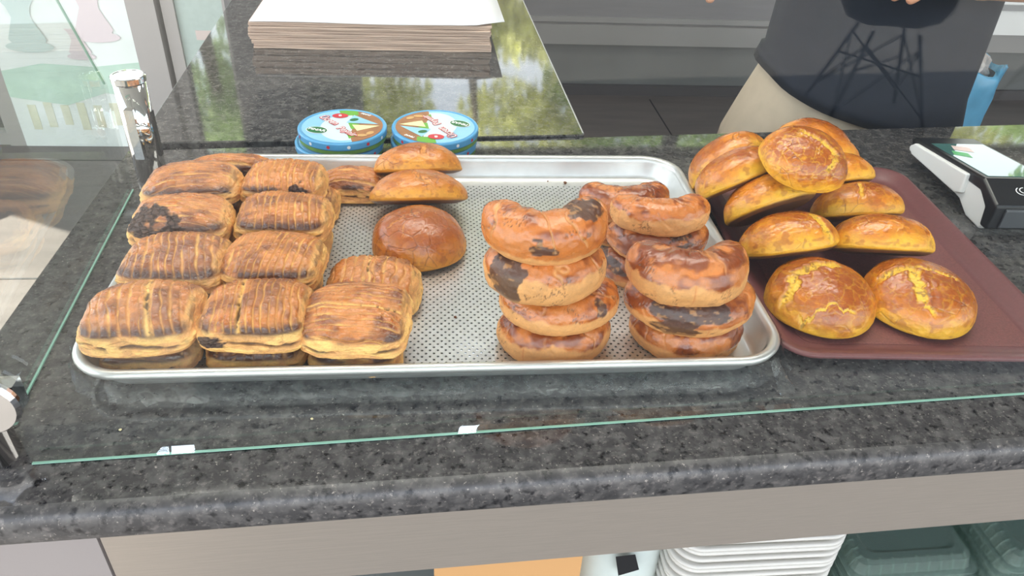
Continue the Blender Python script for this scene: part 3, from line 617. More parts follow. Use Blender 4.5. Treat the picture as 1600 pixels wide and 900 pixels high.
bun('spindle-shaped brown bun resting on the flat bun, middle of three', (0.2765, 0.290, 0.0290), 0.0545, 0.042, 0.040, 2, (-30, 0), 22, slit=((0.05, -0.70, 0.34, -0.90, 0.06, 0.001), (-0.1, -0.2, 0.05, -0.70, 0.03, .0006)), tone='brown', group=GB, net=0.12, brown=0.35, k=1.9)
bun('brown bun at the back rim overlapping the cheese tins, rearmost of three', (0.2770, 0.3480, 0.0360), 0.0515, 0.0390, 0.038, 0, (-28, -2), 23, slit=((0.10, -0.40, 0.13, -0.85, 0.07, 0.001),), tone='brown', group=GB, net=0.12, brown=0.5, k=1.9)
GY = 'yellow split buns heaped on the maroon tray'
bun('yellow bun lying flat at the left front of the maroon tray', (0.6700, 0.106, 0.0120), 0.0520, 0.0540, 0.045, -38, (0, 0), 31, slit=((-0.80, -0.42, -0.62, 0.02, 0.10, 0.0022), (-0.58, 0.04, 0.34, 0.22, 0.10, 0.0026), (-0.70, -0.72, 0.2, -0.85, 0.02, 0.0008)), group=GY, brown=0.8)
bun('yellow bun with a T-shaped pale split at the right front', (0.7715, 0.103, 0.0120), 0.0530, 0.0540, 0.045, -30, (0, 0), 32, slit=((-0.26, 0.06, -0.44, -0.62, 0.10, 0.0022), (-0.80, 0.12, -0.24, 0.14, 0.09, 0.0022), (-0.2, 0.14, 0.50, -0.16, 0.05, 0.0016), (-0.40, -0.62, -0.28, -0.86, 0.03, 0.0012)), group=GY, brown=0.7)
bun('mottled bun leaning behind the left front yellow bun', (0.6640, 0.178, 0.0310), 0.0500, 0.043, 0.044, 6, (-33, -5), 33, slit=((0.45, -0.35, 0.52, -0.84, 0.10, 0.0014),), group=GY, brown=0.6)
bun('yellow bun leaning behind the bun with the T-shaped split', (0.7670, 0.178, 0.0300), 0.0535, 0.043, 0.043, -4, (-33, 2), 34, slit=((0.55, -0.45, 0.68, -0.72, 0.08, 0.0014),), group=GY, brown=0.4)
bun('smooth bun with its dark base tipped into view, left of the heap', (0.6600, 0.2330, 0.0480), 0.0500, 0.043, 0.042, 6, (-46, -16), 35, group=GY, brown=0.3, net=0.2)
bun('bun with a broken crest on the right side of the heap', (0.7680, 0.2430, 0.0340), 0.0500, 0.042, 0.042, -2, (-34, -4), 36, slit=((-0.08, -0.40, -0.20, -0.88, 0.05, 0.0024),), group=GY, brown=0.5)
bun('orange bun tipped to the left beneath the tall left one', (0.6350, 0.2750, 0.0580), 0.0490, 0.043, 0.042, 10, (-38, -20), 37, group=GY, brown=0.5, net=0.3)
bun('bun half hidden under the top bun on the right', (0.7560, 0.2930, 0.0480), 0.0480, 0.042, 0.040, -4, (-34, -10), 38, group=GY, brown=0.6)
bun('leftmost bun of the heap showing its dark hollow base', (0.6400, 0.3150, 0.0560), 0.0490, 0.043, 0.043, 12, (-48, -24), 39, group=GY, brown=0.2, net=0.2)
bun('big golden bun crowning the heap with a curved split', (0.6820, 0.2340, 0.1010), 0.0480, 0.041, 0.039, 6, (20, 6), 40, slit=((-0.30, 0.37, 0.11, 0.06, 0.07, 0.002), (0.11, 0.06, 0.44, -0.36, 0.09, 0.0022), (0.44, -0.40, 0.20, -0.76, 0.06, 0.0018)), group=GY, brown=0.75, net=0.8)
bun('reddish bun peeping out behind the crowning bun', (0.7480, 0.3400, 0.0680), 0.0460, 0.040, 0.040, -10, (-30, 16), 41, group=GY, brown=0.8, net=0.2)
bun('small yellow bun edge below the reddish one at the back', (0.7560, 0.3300, 0.0600), 0.0460, 0.040, 0.038, -10, (-36, 16), 42, group=GY, brown=0.2, net=0.2)

# ------------------------------------------------------------------ crescents
C_P = np.array(lin((230, 164, 98))); C_G = np.array(lin((198, 100, 18))); C_B = np.array(lin((124, 50, 12))); C_C = np.array(lin((56, 26, 16)))
def crescent(label, loc, Rx=0.036, Ry=0.042, r=0.0205, rv=0.0185, span=118, rz=0, tilt=(0, 0), seed=1, choc=0.0, brown=0.5, line=0.1, swirl=0.4, group=None, ch_at=None):
    ns, nt_ = 260, 104
    s = np.linspace(-1, 1, ns); th = np.linspace(0, 2 * PI, nt_, endpoint=False); Sg, Tg = np.meshgrid(s, th, indexing='ij'); sf, tf = Sg.ravel(), Tg.ravel()
    ph = np.radians(span) * sf; cxp = Rx * np.sin(ph); cyp = -Ry * np.cos(ph)
    tx, ty = Rx * np.cos(ph), Ry * np.sin(ph); ln = np.hypot(tx, ty); ox, oy = ty / ln, -tx / ln       # outward
    tp = np.sqrt(np.clip(1 - np.abs(sf) ** 7, 0, 1)) * (1 - 0.18 * sf ** 2)
    S = np.array([seed * 1.3, seed * 2.9, seed * 0.7]); cs, sn_ = np.cos(tf), np.sin(tf)
    Q = np.stack([sf * 3.2, cs * 1.0, sn_ * 1.0], -1); lo_ = fbm(Q * 0.9 + S, seed, 2); mid = fbm(Q * 1.8 + S, seed + 1, 3); fine = fbm(Q * 7 + S, seed + 2, 4)
    tw = np.cos(tf * 1 + sf * 9); rad = 1 + 0.06 * lo_ + 0.018 * np.cos(2 * tf + sf * 14) * swirl
    up = sn_; hz = np.sign(cs) * np.abs(cs) ** 0.85
    H = r * hz * tp * rad; V = rv * np.where(up < 0, np.maximum(up, -0.72), up) * tp ** 0.8 * rad
    disp = 0.0007 * mid + 0.0003 * fine
    sw = np.abs(np.sin(sf * 7.5 + tf * 0.7 + 1.5 * lo_ + seed)); seam = np.exp(-(sw / 0.10) ** 2) * sst(-0.05, 0.4, fbm(Q + S, seed + 5, 2) + 0.5 * (swirl - 0.4)) * sst(-.2, .3, up)
    disp = disp - 0.0009 * seam * swirl * 2
    bound = line + 0.22 * fbm(np.stack([sf * 5, sf * 0, sf * 0], -1) + S, seed + 6, 3) + 0.06 * fine
    G = sst(-0.06, 0.06, up - bound)
    col = np.tile(C_P, (len(sf), 1)); col = mixc(col, C_P * 0.8, 0.5 * sst(0, .5, mid))
    col = mixc(col, C_G, G * (0.80 + 0.15 * mid)); col = mixc(col, C_B, G * sst(0.1, 0.8, mid + brown * 0.9 - 0.35 + 0.3 * (up - .4)) * 0.85)
    col = mixc(col, C_P, seam * 0.75 * swirl * 1.6)
    # drips of glaze and hairline cracks
    dr = np.exp(-(np.abs(np.sin(sf * 11 + seed)) / 0.06) ** 2) * sst(-0.75, -0.1, up) * (1 - G) * sst(0.1, .4, fbm(np.stack([np.floor(sf * 11 / PI) * 3.3, sf * 0, sf * 0], -1) + S, seed + 9, 1)); col = mixc(col, C_G, 0.6 * dr)
    we = worley_edge(Q * 1.6 + S + 0.4 * np.stack([fine, mid, fine], -1), seed + 10); ck = np.exp(-(we / 0.03) ** 2) * sst(0.15, 0.45, fbm(Q * 1.2 + S + 6, seed + 11, 2)); col = mixc(col, C_C, 0.75 * ck); disp = disp - 0.0008 * ck
    alpha = G * (0.8 + 0.3 * mid) * (1 - seam)
    if choc > 0:
        cz = fbm(Q * np.array([0.8, 1.2, 1.2]) + S + 11, seed + 13, 4)
        if ch_at is not None: cz = cz + 0.9 * np.exp(-((sf - ch_at[0]) / ch_at[1]) ** 2) - 0.55
        mk = sst(0.62 - choc, 0.70 - choc, cz) * sst(-0.7, -0.35, up)
        col = mixc(col, C_C, mk * 0.9); col = mixc(col, C_P * 0.7, mk * 0.6 * sst(0.35, 0.6, fbm(Q * 6 + S, seed + 14, 2))); alpha = np.maximum(alpha * (1 - .5 * mk), 0.3 * mk); disp = disp - 0.0003 * mk
    und = 1 - sst(-0.85, -0.65, up); col = mixc(col, C_B * 0.8, und * 0.8)
    H2 = H + np.sign(hz) * np.abs(cs) * disp; V2 = V + sn_ * disp * (1 - und)
    ext = np.sign(sf) * 0  # ends close on their own
    P = np.stack([cxp + ox * H2, cyp + oy * H2, V2 + rv * 0.72], -1).reshape(ns, nt_, 3)
    idx = np.arange(ns * nt_).reshape(ns, nt_); F = np.stack([idx[:-1, :], np.roll(idx, -1, 1)[:-1, :], np.roll(idx, -1, 1)[1:, :], idx[1:, :]], -1).reshape(-1, 4)
    me = food_mesh('crescent_pastry', P.reshape(-1, 3), F, col, alpha)
    o = link_mesh('crescent_pastry', me, M_cres, None, True, loc=loc, rot=(math.radians(tilt[0]), math.radians(tilt[1]), math.radians(rz)))
    return tag(o, label, 'pastry', group)
GC = 'horseshoe pastries stacked on the right of the aluminium tray'
crescent('pale horseshoe pastry at the bottom of the left horseshoe stack', (0.4000, 0.0740, FZ), 0.0350, 0.032, 0.0225, 0.0205, 100, 2, (0, 0), 51, choc=0.0, brown=0.8, line=0.35, group=GC)
crescent('pale-sided horseshoe pastry second from the bottom, left horseshoe stack', (0.4020, 0.0740, 0.0405), 0.0360, 0.032, 0.0225, 0.0180, 100, 4, (0, 0), 52, choc=0.05, brown=0.4, line=0.15, group=GC, ch_at=(0.35, 0.1))
crescent('horseshoe pastry with chocolate smears at its left end, third in the left stack', (0.3870, 0.0720, 0.0720), 0.0350, 0.031, 0.0235, 0.0235, 102, 3, (0, 0), 53, choc=0.50, brown=0.3, line=0.35, swirl=0.7, group=GC, ch_at=(-0.42, 0.2))
crescent('glossy twisted horseshoe pastry on top of the left stack, ends curling back', (0.3850, 0.0760, 0.1130), 0.0350, 0.030, 0.0225, 0.0215, 112, 4, (4, -1), 54, choc=0.40, brown=0.2, line=-0.40, swirl=1.0, group=GC, ch_at=(0.42, 0.2))
crescent('dark-topped horseshoe pastry at the bottom of the right front stack', (0.5240, 0.0750, FZ), 0.0350, 0.033, 0.0225, 0.0200, 100, -4, (0, 0), 55, choc=0.15, brown=1.0, line=0.1, group=GC, ch_at=(-0.3, 0.3))
crescent('horseshoe pastry with a broad chocolate band, middle of the right front stack', (0.5220, 0.0760, 0.0370), 0.0410, 0.034, 0.0235, 0.0195, 104, -2, (0, 0), 56, choc=0.55, brown=0.7, line=-0.1, swirl=0.5, group=GC, ch_at=(0.0, 0.35))
crescent('smooth brown-topped horseshoe pastry crowning the right front stack', (0.5140, 0.0740, 0.0690), 0.0350, 0.032, 0.0235, 0.0240, 108, -3, (2, -1), 57, choc=0.0, brown=0.9, line=0.3, swirl=0.35, group=GC)
crescent('darkest horseshoe pastry low behind the two front stacks', (0.5140, 0.1820, FZ), 0.0350, 0.030, 0.0205, 0.0190, 100, 0, (0, 0), 58, choc=0.5, brown=1.0, line=-0.4, group=GC)
crescent('horseshoe pastry with chocolate and cream streaks, second in the back stack', (0.5190, 0.1820, 0.0370), 0.0360, 0.030, 0.0205, 0.0190, 100, -3, (0, 0), 59, choc=0.45, brown=0.8, line=-0.4, group=GC, ch_at=(0.2, 0.3))
crescent('slim pale-edged horseshoe pastry topping the back stack, cracks along its side', (0.5160, 0.1820, 0.0680), 0.0360, 0.028, 0.0200, 0.0175, 98, 0, (0, 0), 60, choc=0.0, brown=0.3, line=0.35, swirl=0.6, group=GC)
crescent('horseshoe pastry on the tray floor behind the back stack', (0.5000, 0.2620, FZ), 0.0350, 0.028, 0.0200, 0.0180, 100, 2, (0, 0), 61, choc=0.2, brown=0.7, line=-0.4, group=GC)
crescent('horseshoe pastry raised behind the back stack, brown top with a dark crack', (0.4990, 0.2560, 0.0370), 0.0350, 0.028, 0.0200, 0.0200, 100, 3, (-3, 0), 62, choc=0.3, brown=0.7, line=-0.5, group=GC, ch_at=(-.1, .12))

# crumbs on the tray
M_crumb = mat('crumb_brown', (110, 66, 40), 0.8, 0, 0.2, 600)
def crumb(x, y, r, label, z=FZ, m=M_crumb, sx=1):
    bm = bmesh.new(); bmesh.ops.create_icosphere(bm, subdivisions=2, radius=r)
    for v in bm.verts: v.co *= random.uniform(0.8, 1.2); v.co.x *= sx; v.co.z *= 0.7
    tag(bm_obj('crumb', bm, m, None, False, loc=(x, y, z + r * 0.72)), label, 'crumb', 'crumbs')
for a_ in ((0.457, 0.372, 0.0022, 'brown crumb in front of the tray back rim'), (0.399, 0.290, 0.0020, 'dark crumb behind the twisted top horseshoe pastry'), (0.4360, 0.378, 0.001, 'tiny crumb near the back rim, left of the larger one'),
           (0.3130, 0.100, 0.0014, 'small crumb on the holes midway between pastries and horseshoes'), (0.277, 0.128, 0.0013, 'long flake of chocolate beside the cracked ridged pastry')):
    crumb(a_[0], a_[1], a_[2], a_[3], sx=(2.6 if 'flake' in a_[3] else 1))
for a_ in ((0.196, -0.024, 'pale crumb on the granite in front of the tray'), (0.052, -0.030, 'pale crumb on the granite near the front left post')):
    crumb(a_[0], a_[1], 0.0011, a_[2], 0.0, mat('crumb_pale', (220, 205, 160), 0.8))

# ------------------------------------------------------------------ cheese tins
def text_mesh(s, size, ext=0.0, bold=0.0):
    c = bpy.data.curves.new('lettering', 'FONT'); c.body = s; c.size = size; c.align_x = 'CENTER'; c.align_y = 'CENTER'; c.extrude = ext
    c.offset = bold; o = bpy.data.objects.new('lettering', c); COL.objects.link(o)
    bpy.context.view_layer.update(); me = bpy.data.meshes.new_from_object(o.evaluated_get(bpy.context.evaluated_depsgraph_get()))
    bpy.data.objects.remove(o); bpy.data.curves.remove(c); return me
M_tin = mat('tin_blue', (92, 166, 214), 0.3, 0, 0.04, 30); M_tin_side = mat('tin_side_blue', (52, 116, 168), 0.35, 0, 0.1, 60); M_tg = mat('tin_green', (112, 150, 70), 0.4, 0, 0.15, 80)
M_lid_sky = mat('lid_sky', (150, 205, 236), 0.35, 0, 0.06, 25); M_lid_white = mat('lid_pale', (214, 230, 236), 0.35); M_brown = mat('lid_walnut', (166, 112, 74), 0.4, 0, 0.25, 60); M_logo = mat('logo_green', (36, 112, 60), 0.4); M_red = mat('letter_red', (206, 52, 64), 0.4)
M_lw = mat('letter_white', (244, 244, 244), 0.4); M_cheese = mat('cheese_cream', (240, 232, 178), 0.4); M_leaf = mat('print_leaf', (110, 176, 62), 0.4)
M_kern = mat('kernel', (214, 168, 110), 0.5)
def disc(bm, cx, cy, rx, ry, z, rot=0, seg=28):
    c_, s_ = math.cos(rot), math.sin(rot)
    vs_ = [bm.verts.new((cx + rx * math.cos(a) * c_ - ry * math.sin(a) * s_, cy + rx * math.cos(a) * s_ + ry * math.sin(a) * c_, z)) for a in np.linspace(0, 2 * PI, seg, endpoint=False)]; bm.faces.new(vs_)
def poly(bm, pts_, z): bm.faces.new([bm.verts.new((x, y, z)) for x, y in pts_])
def tin(loc, rz, label, R=0.0565, H=0.0165):
    t = tag(empty('cheese_tin', loc, (0, 0, rz)), label, 'tin', 'round blue cheese tins behind the tray')
    bm = bmesh.new(); lathe(bm, [(0.0005, 0), (R - 0.002, 0), (R - 0.001, 0.001), (R - 0.001, H - 0.001), (0.0005, H - 0.001)], 72); bm_obj('tin_body', bm, M_tin_side, t, False)
    bm = bmesh.new(); lathe(bm, [(R - .0008, 0.0012), (R - 0.0004, 0.0015), (R - 0.0004, 0.006), (R - .0008, 0.0062)], 72); bm_obj('green_band', bm, M_tg, t, False)
    bm = bmesh.new(); lathe(bm, [(R - .001, 0.0075), (R + 0.0006, 0.0078), (R + 0.0008, H - 0.0015), (R, H), (R - 0.002, H + 0.0003), (R - 0.004, H - 0.0006), (0.0005, H - 0.0006)], 72); tn = t; t = bm_obj('lid', bm, M_tin, tn, False)
    z = H - 0.0003; r0 = R - 0.0045
    bm = bmesh.new(); disc(bm, 0, 0, r0, r0, z, 0, 60); bm_obj('lid_print', bm, M_lid_sky, t)
    bm = bmesh.new(); disc(bm, 0.004, -0.004, r0 * 0.62, r0 * 0.8, z + 0.0001, 0, 40); bm_obj('pale_glow_print', bm, M_lid_white, t)
    # walnut side: right-hand crescent of the lid
    bm = bmesh.new(); pa = [(r0 * math.cos(a), r0 * math.sin(a)) for a in np.linspace(-1.25, 1.25, 30)]; poly(bm, pa + [(0.010, 0.035), (0.014, 0.0), (0.012, -0.03)], z + 0.0002); bm_obj('walnut_print', bm, M_brown, t)
    bm = bmesh.new(); pa = [(r0 * math.cos(a), r0 * math.sin(a)) for a in np.linspace(1.25, 1.75, 10)]; poly(bm, pa + [(-0.004, 0.034), (0.018, 0.036)], z + 0.00025); bm_obj('leaf_print', bm, M_leaf, t); bm = bmesh.new()
    poly(bm, [(0.006, 0.012), (0.022, 0.006), (0.016, 0.0), (0.028, -0.006), (0.012, -0.010)], z + 0.0003); bm_obj('leaf_print', bm, M_leaf, t); bm = bmesh.new(); poly(bm, [(0.008, -0.026), (0.02, -0.03), (0.012, -0.04)], z + 0.0003); bm_obj('leaf_print', bm, M_leaf, t)
    bm = bmesh.new(); poly(bm, [(0.012, 0.004), (0.048, 0.001), (0.020, -0.016)], z + 0.0004); bm_obj('cheese_wedge_print', bm, M_cheese, t)
    bm = bmesh.new(); poly(bm, [(0.004, 0.010), (0.012, 0.036), (0.046, 0.006)], z + 0.0005); bm_obj('wedge_pack_print', bm, M_lid_sky, t)
    bm = bmesh.new(); disc(bm, 0.0135, 0.020, 0.0062, 0.0045, z + 0.0006, 0.6); bm_obj('logo_oval', bm, M_logo, t); bm = bmesh.new(); disc(bm, -0.031, -0.014, 0.0135, 0.0095, z + 0.0006, -0.35); bm_obj('logo_oval', bm, M_logo, t)
    bm = bmesh.new(); disc(bm, -0.031, -0.014, 0.0145, 0.0105, z + 0.0005, -0.35); bm_obj('logo_border', bm, M_lw, t)
    bm = bmesh.new(); disc(bm, -0.006, 0.033, 0.0105, 0.0078, z + 0.0007, 0); bm_obj('seal_print', bm, M_red, t)
    bm = bmesh.new(); disc(bm, 0.037, -0.022, 0.006, 0.004, z + 0.0006, 0.9); bm_obj('walnut_kernel_print', bm, M_kern, t); bm = bmesh.new(); disc(bm, 0.026, -0.030, 0.008, 0.004, z + 0.0006, 0.1); bm_obj('walnut_kernel_print', bm, M_kern, t)
    def put(s, size, x, y, ang, m, dz, nm='lettering', bold=0.0003):
        me = text_mesh(s, size, 0.0, bold); link_mesh(nm, me, m, t, False, loc=(x, y, z + dz), rot=(0, 0, ang))
    A_ = math.radians(-48)
    for dx, dy in ((0.0006, 0), (-0.0006, 0), (0, 0.0006), (0, -0.0006)):
        pass
    put('Üçgen', 0.0138, -0.0185, 0.0170, A_, M_red, 0.0008, bold=0.0012); put('Peynir', 0.0138, 0.0080, -0.0190, A_, M_red, 0.0008, bold=0.0012)
    put('Üçgen', 0.0138, -0.0185, 0.0170, A_, M_lw, 0.0010, bold=0.0001); put('Peynir', 0.0138, 0.0080, -0.0190, A_, M_lw, 0.0010, bold=0.0001)
    put('PINAR', 0.0085, -0.031, -0.014, -0.35, M_lw, 0.0009); put('8', 0.008, -0.006, 0.033, 0.2, M_lw, 0.0009)
    put('PINAR', 0.0055, 0.028, 0.037, -0.5, M_lw, 0.0009)
    # little round marks on the side
    t = tn
    for k in range(14):
        bm = bmesh.new(); a = 2 * PI * k / 14; c_ = Vector(((R + .0011) * math.cos(a), (R + .0011) * math.sin(a), 0.0115)); tt = Vector((-math.sin(a), math.cos(a), 0))
        bm.faces.new([bm.verts.new(c_ + tt * 0.0022 * math.cos(b_) + Vector((0, 0, 0.0022 * math.sin(b_)))) for b_ in np.linspace(0, 2 * PI, 12, endpoint=False)]); bm_obj('side_mark', bm, M_lw if k % 2 else M_red, t)
    return t
tin((0.1705, 0.4745, 0.0), 0.3, 'blue round cheese tin underneath the left pair')
tin((0.1755, 0.4770, 0.0176), 0.0, 'blue round cheese tin on top of the left pair, green logo facing front')
tin((0.2940, 0.4800, 0.0), 2.0, 'blue round cheese tin underneath the right pair behind the buns')
tin((0.2960, 0.4790, 0.0172), PI - 0.15, 'blue round cheese tin on top of the right pair, lid turned round')

# ------------------------------------------------------------------ paper stack
ps = tag(empty('paper_stack', (0.19, 1.02, 0.004)), 'thick stack of white wrapping paper on the side counter', 'paper')
def prect(w0, w1, d0, d1, z, sh): return [(w0 + sh, d0, z), (w1 + sh, d0 + 0.01, z), (w1 + sh + 0.0, d1, z), (w0 + sh, d1, z)]
bm = bmesh.new(); nl = 12
for i in range(nl):
    z0 = 0.0002 + i * 0.0038; rnd = random.uniform(-0.002, 0.002); d0 = -0.142 + random.uniform(-.002, .002) - (0.002 if i % 3 == 0 else 0)
    gx0 = -0.212 + rnd + 0.002 * abs(i - 6) * 0.5; gx1 = 0.205 + random.uniform(-.002, .002)
    rings = []
    for z, e in ((z0, 0.001), (z0 + 0.0006, 0.0), (z0 + 0.0028, 0.0), (z0 + 0.0036, 0.0012)):
        N_ = 16; fr_ = [(gx0 + (gx1 - gx0) * k / N_, d0 + e + 0.0012 * math.sin(k * 1.3 + i), z + 0.0004 * math.sin(k * .9 + i * 2)) for k in range(N_ + 1)]
        rings.append(fr_ + [(gx1, 0.15, z), (gx0, 0.15, z)])
    loft(bm, rings)
o = bm_obj('paper_layers', bm, M_paper_edge, ps); o['kind'] = 'stuff'
bm = bmesh.new(); vs = []; N_ = 20
for j in range(6):
    for i in range(N_ + 1):
        u_, v_ = i / N_, j / 5; xx = -0.206 + 0.43 * u_; yy = -0.146 + 0.3 * v_; zz = 0.0470 + 0.003 * max(0, u_ - 0.85) / 0.15 * (1 - v_) + 0.0007 * math.sin(u_ * 9)
        vs.append((xx + (0.006 * (1 - v_) if i == N_ else 0), yy + 0.018 * max(0, u_ - 0.9) / 0.1 * (1 - v_), zz))
fs = [(j * (N_ + 1) + i, j * (N_ + 1) + i + 1, (j + 1) * (N_ + 1) + i + 1, (j + 1) * (N_ + 1) + i) for j in range(5) for i in range(N_)]
o = link_mesh('top_sheet', pymesh('top_sheet', vs, fs), M_paper, ps, True); sm = o.modifiers.new('thickness', 'SOLIDIFY'); sm.thickness = 0.001; sm.offset = 0

# ------------------------------------------------------------------ card terminal
ct = tag(empty('card_terminal', (0.944, 0.262, 0.0), (0, 0, math.radians(-2))), 'black and white card payment terminal on the counter right of the maroon tray', 'card terminal')
def yz_prism(bm, poly_, x0, x1, bev=0):
    a = [bm.verts.new((x0, y, z)) for y, z in poly_]; b = [bm.verts.new((x1, y, z)) for y, z in poly_]; bm.faces.new(a); bm.faces.new(b[::-1])
    for i in range(len(poly_)): bm.faces.new((a[i], b[i], b[(i + 1) % len(poly_)], a[(i + 1) % len(poly_)]))
def beveled(o, w_, seg=3):
    md = o.modifiers.new('bevel', 'BEVEL'); md.width = w_; md.segments = seg; md.limit_method = 'ANGLE'; md.angle_limit = math.radians(30)
    return o
body = [(0.004, 0.0), (0.034, 0.0015), (0.056, 0.013), (0.09, 0.0165), (0.188, 0.016), (0.192, 0.022), (0.186, 0.027), (0.10, 0.032), (0.055, 0.041), (0.022, 0.044), (0.002, 0.030), (-0.004, 0.010)]
bm = bmesh.new(); yz_prism(bm, body, 0.0, 0.084); beveled(bm_obj('white_shell', bm, M_white, ct), 0.003)
topb = [(-0.008, 0.006), (-0.010, 0.010), (-0.011, 0.039), (0.028, 0.0555), (0.184, 0.0375), (0.190, 0.034), (0.186, 0.026), (0.10, 0.034), (0.058, 0.0385), (0.026, 0.040), (0.008, 0.028), (0.004, 0.006)]
bm = bmesh.new(); yz_prism(bm, topb, -0.001, 0.086); beveled(bm_obj('black_top', bm, M_black, ct), 0.003)
bm = bmesh.new(); yz_prism(bm, [(0.052, 0.0485), (0.050, 0.024), (0.062, 0.0185), (0.172, 0.0185), (0.182, 0.026), (0.172, 0.0345)], -0.006, 0.002); beveled(bm_obj('side_grip', bm, M_white, ct), 0.0022)
bm = bmesh.new(); yz_prism(bm, [(-0.0125, 0.010), (-0.0135, 0.012), (-0.0135, 0.033), (-0.0125, 0.035), (-0.010, 0.035), (-0.010, 0.010)], 0.012, 0.076); beveled(bm_obj('printer_cover', bm, M_greyp, ct), 0.001)
def on_top(y, dz=0): return (0.0555 - (y - 0.028) * (0.018 / 0.156) if y >= 0.028 else 0.039 + (y + 0.011) * 0.0165 / 0.039) + dz
bm = bmesh.new(); prism(bm, [(0.008, 0.034), (0.080, 0.034), (0.080, 0.158), (0.008, 0.158)], 0, 0.0006)
for v in bm.verts: v.co.z += on_top(v.co.y, 0.0)
m_scr, n_, b_ = newmat('screen_glass'); b_.inputs['Base Color'].default_value = lin4((52, 96, 92)); b_.inputs['Roughness'].default_value = 0.03; b_.inputs['IOR'].default_value = 1.8
b_.inputs['Emission Color'].default_value = lin4((150, 200, 190)); b_.inputs['Emission Strength'].default_value = 0.12
bm_obj('screen', bm, m_scr, ct)
bm = bmesh.new(); poly(bm, [(0.012, 0.112), (0.030, 0.100), (0.034, 0.118), (0.018, 0.128)], 0)
for v in bm.verts: v.co.z = on_top(v.co.y, 0.0008)
bm_obj('screen_icon', bm, mat('icon_green', (40, 170, 84), 0.3), ct)
bm = bmesh.new(); poly(bm, [(0.024, 0.132), (0.046, 0.122), (0.050, 0.142), (0.030, 0.150)], 0)
for v in bm.verts: v.co.z = on_top(v.co.y, 0.0008)
bm_obj('screen_banner', bm, mat('icon_pink', (226, 196, 190), 0.3), ct)
# white emblem and small lettering on the front slope
bm = bmesh.new(); 
def ring(bm, cx, cy, r0, r1, a0, a1, n=14):
    A0 = np.linspace(a0, a1, n); I = [bm.verts.new((cx + r0 * math.cos(t) * 1.5, cy + r0 * math.sin(t), 0)) for t in A0]; O = [bm.verts.new((cx + r1 * math.cos(t) * 1.5, cy + r1 * math.sin(t), 0)) for t in A0]
    for i in range(n - 1): bm.faces.new((I[i], I[i + 1], O[i + 1], O[i]))
ring(bm, 0.040, 0.010, 0.0052, 0.0060, 2.2, 5.9); ring(bm, 0.042, 0.011, 0.0034, 0.0042, 1.6, 5.2); ring(bm, 0.047, 0.010, 0.0044, 0.0052, -1.4, 1.8)
for v in bm.verts: v.co.z = on_top(v.co.y, 0.0003)
bm_obj('emblem', bm, M_lw, ct)

# ------------------------------------------------------------------ things in the lower display case
CF = -0.54
bx = tag(empty('cardboard_box', (0.37, 0.05, CF)), 'brown cardboard box in the display case below the counter', 'box')
bm = bmesh.new(); box(bm, -0.08, 0.068, -0.06, 0.10, 0.0, 0.335); bm_obj('carton', bm, mat('cardboard', (206, 160, 108), 0.8, 0, 0.05), bx)
bm = bmesh.new()
box(bm, -0.08, 0.068, -0.0635, -0.0605, 0.28, 0.335); bm_obj('front_flap', bm, mat('cardboard_flap', (196, 150, 98), 0.8), bx)
pb = tag(empty('printed_bag', (0.495, 0.06, CF)), 'pale printed packet between the cardboard box and the white trays', 'packet')
bm = bmesh.new(); rings = []
for z, k_ in ((0, 0.8), (0.05, 1.0), (0.2, 0.98), (0.30, 0.8), (0.34, 0.55)): rings.append([(0.052 * math.copysign(abs(math.cos(a)) ** .7, math.cos(a)), 0.05 * k_ * math.sin(a), z) for a in np.linspace(0, 2 * PI, 28, endpoint=False)])
loft(bm, rings); bm_obj('wrapper', bm, mat('packet_pale', (196, 206, 200), 0.3, 0, 0.05, 30), pb, True)
bm = bmesh.new(); poly(bm, [(-0.02, 0.0), (-0.026, 0.03), (-0.005, 0.032), (0.002, 0.008)], 0); o = bm_obj('dark_mark', bm, M_dark, pb, loc=(0.012, -0.053, 0.262), rot=(math.radians(84), 0, 0))
GW = 'white foam trays stacked in the display case'
M_foam = mat('foam_white', (206, 204, 196), 0.6, 0, 0.02)
wn = 34
for i in range(wn):
    z = CF + 0.0005 + 0.0098 * i; bm = bmesh.new(); e = 0.0015 * math.sin(i * 2.1)
    R_ = lambda ins, zz: [(x - 0.095, y - 0.06, zz) for x, y, _ in rrect(ins, 0.19 - ins, ins, 0.12 - ins, 0.028, 8)]
    loft(bm, [R_(0.010, 0), R_(0.006, 0.004), R_(0, 0.0055), R_(0, 0.0082), R_(0.002, 0.0092), R_(0.006, 0.0085), R_(0.012, 0.003)], True, True)
    tag(bm_obj('foam_tray', bm, M_foam, None, True, loc=(0.636 + e, 0.052 + e, z)), 'white foam food tray in the tall white stack under the counter', 'tray', GW)
GL = 'dark clear plastic containers stacked in the display case'
m_cl = bpy.data.materials.new('smoky_clear_plastic'); m_cl.use_nodes = True; nn = m_cl.node_tree; bb = nn.nodes['Principled BSDF']; bb.inputs['Base Color'].default_value = lin4((128, 144, 136)); bb.inputs['Roughness'].default_value = 0.12
tr_ = nn.nodes.new('ShaderNodeBsdfTransparent'); tr_.inputs[0].default_value = (0.78, 0.88, 0.84, 1); mx_ = nn.nodes.new('ShaderNodeMixShader'); mx_.inputs[0].default_value = 0.4
nn.links.new(tr_.outputs[0], mx_.inputs[1]); nn.links.new(bb.outputs[0], mx_.inputs[2]); nn.links.new(mx_.outputs[0], nn.nodes['Material Output'].inputs[0])
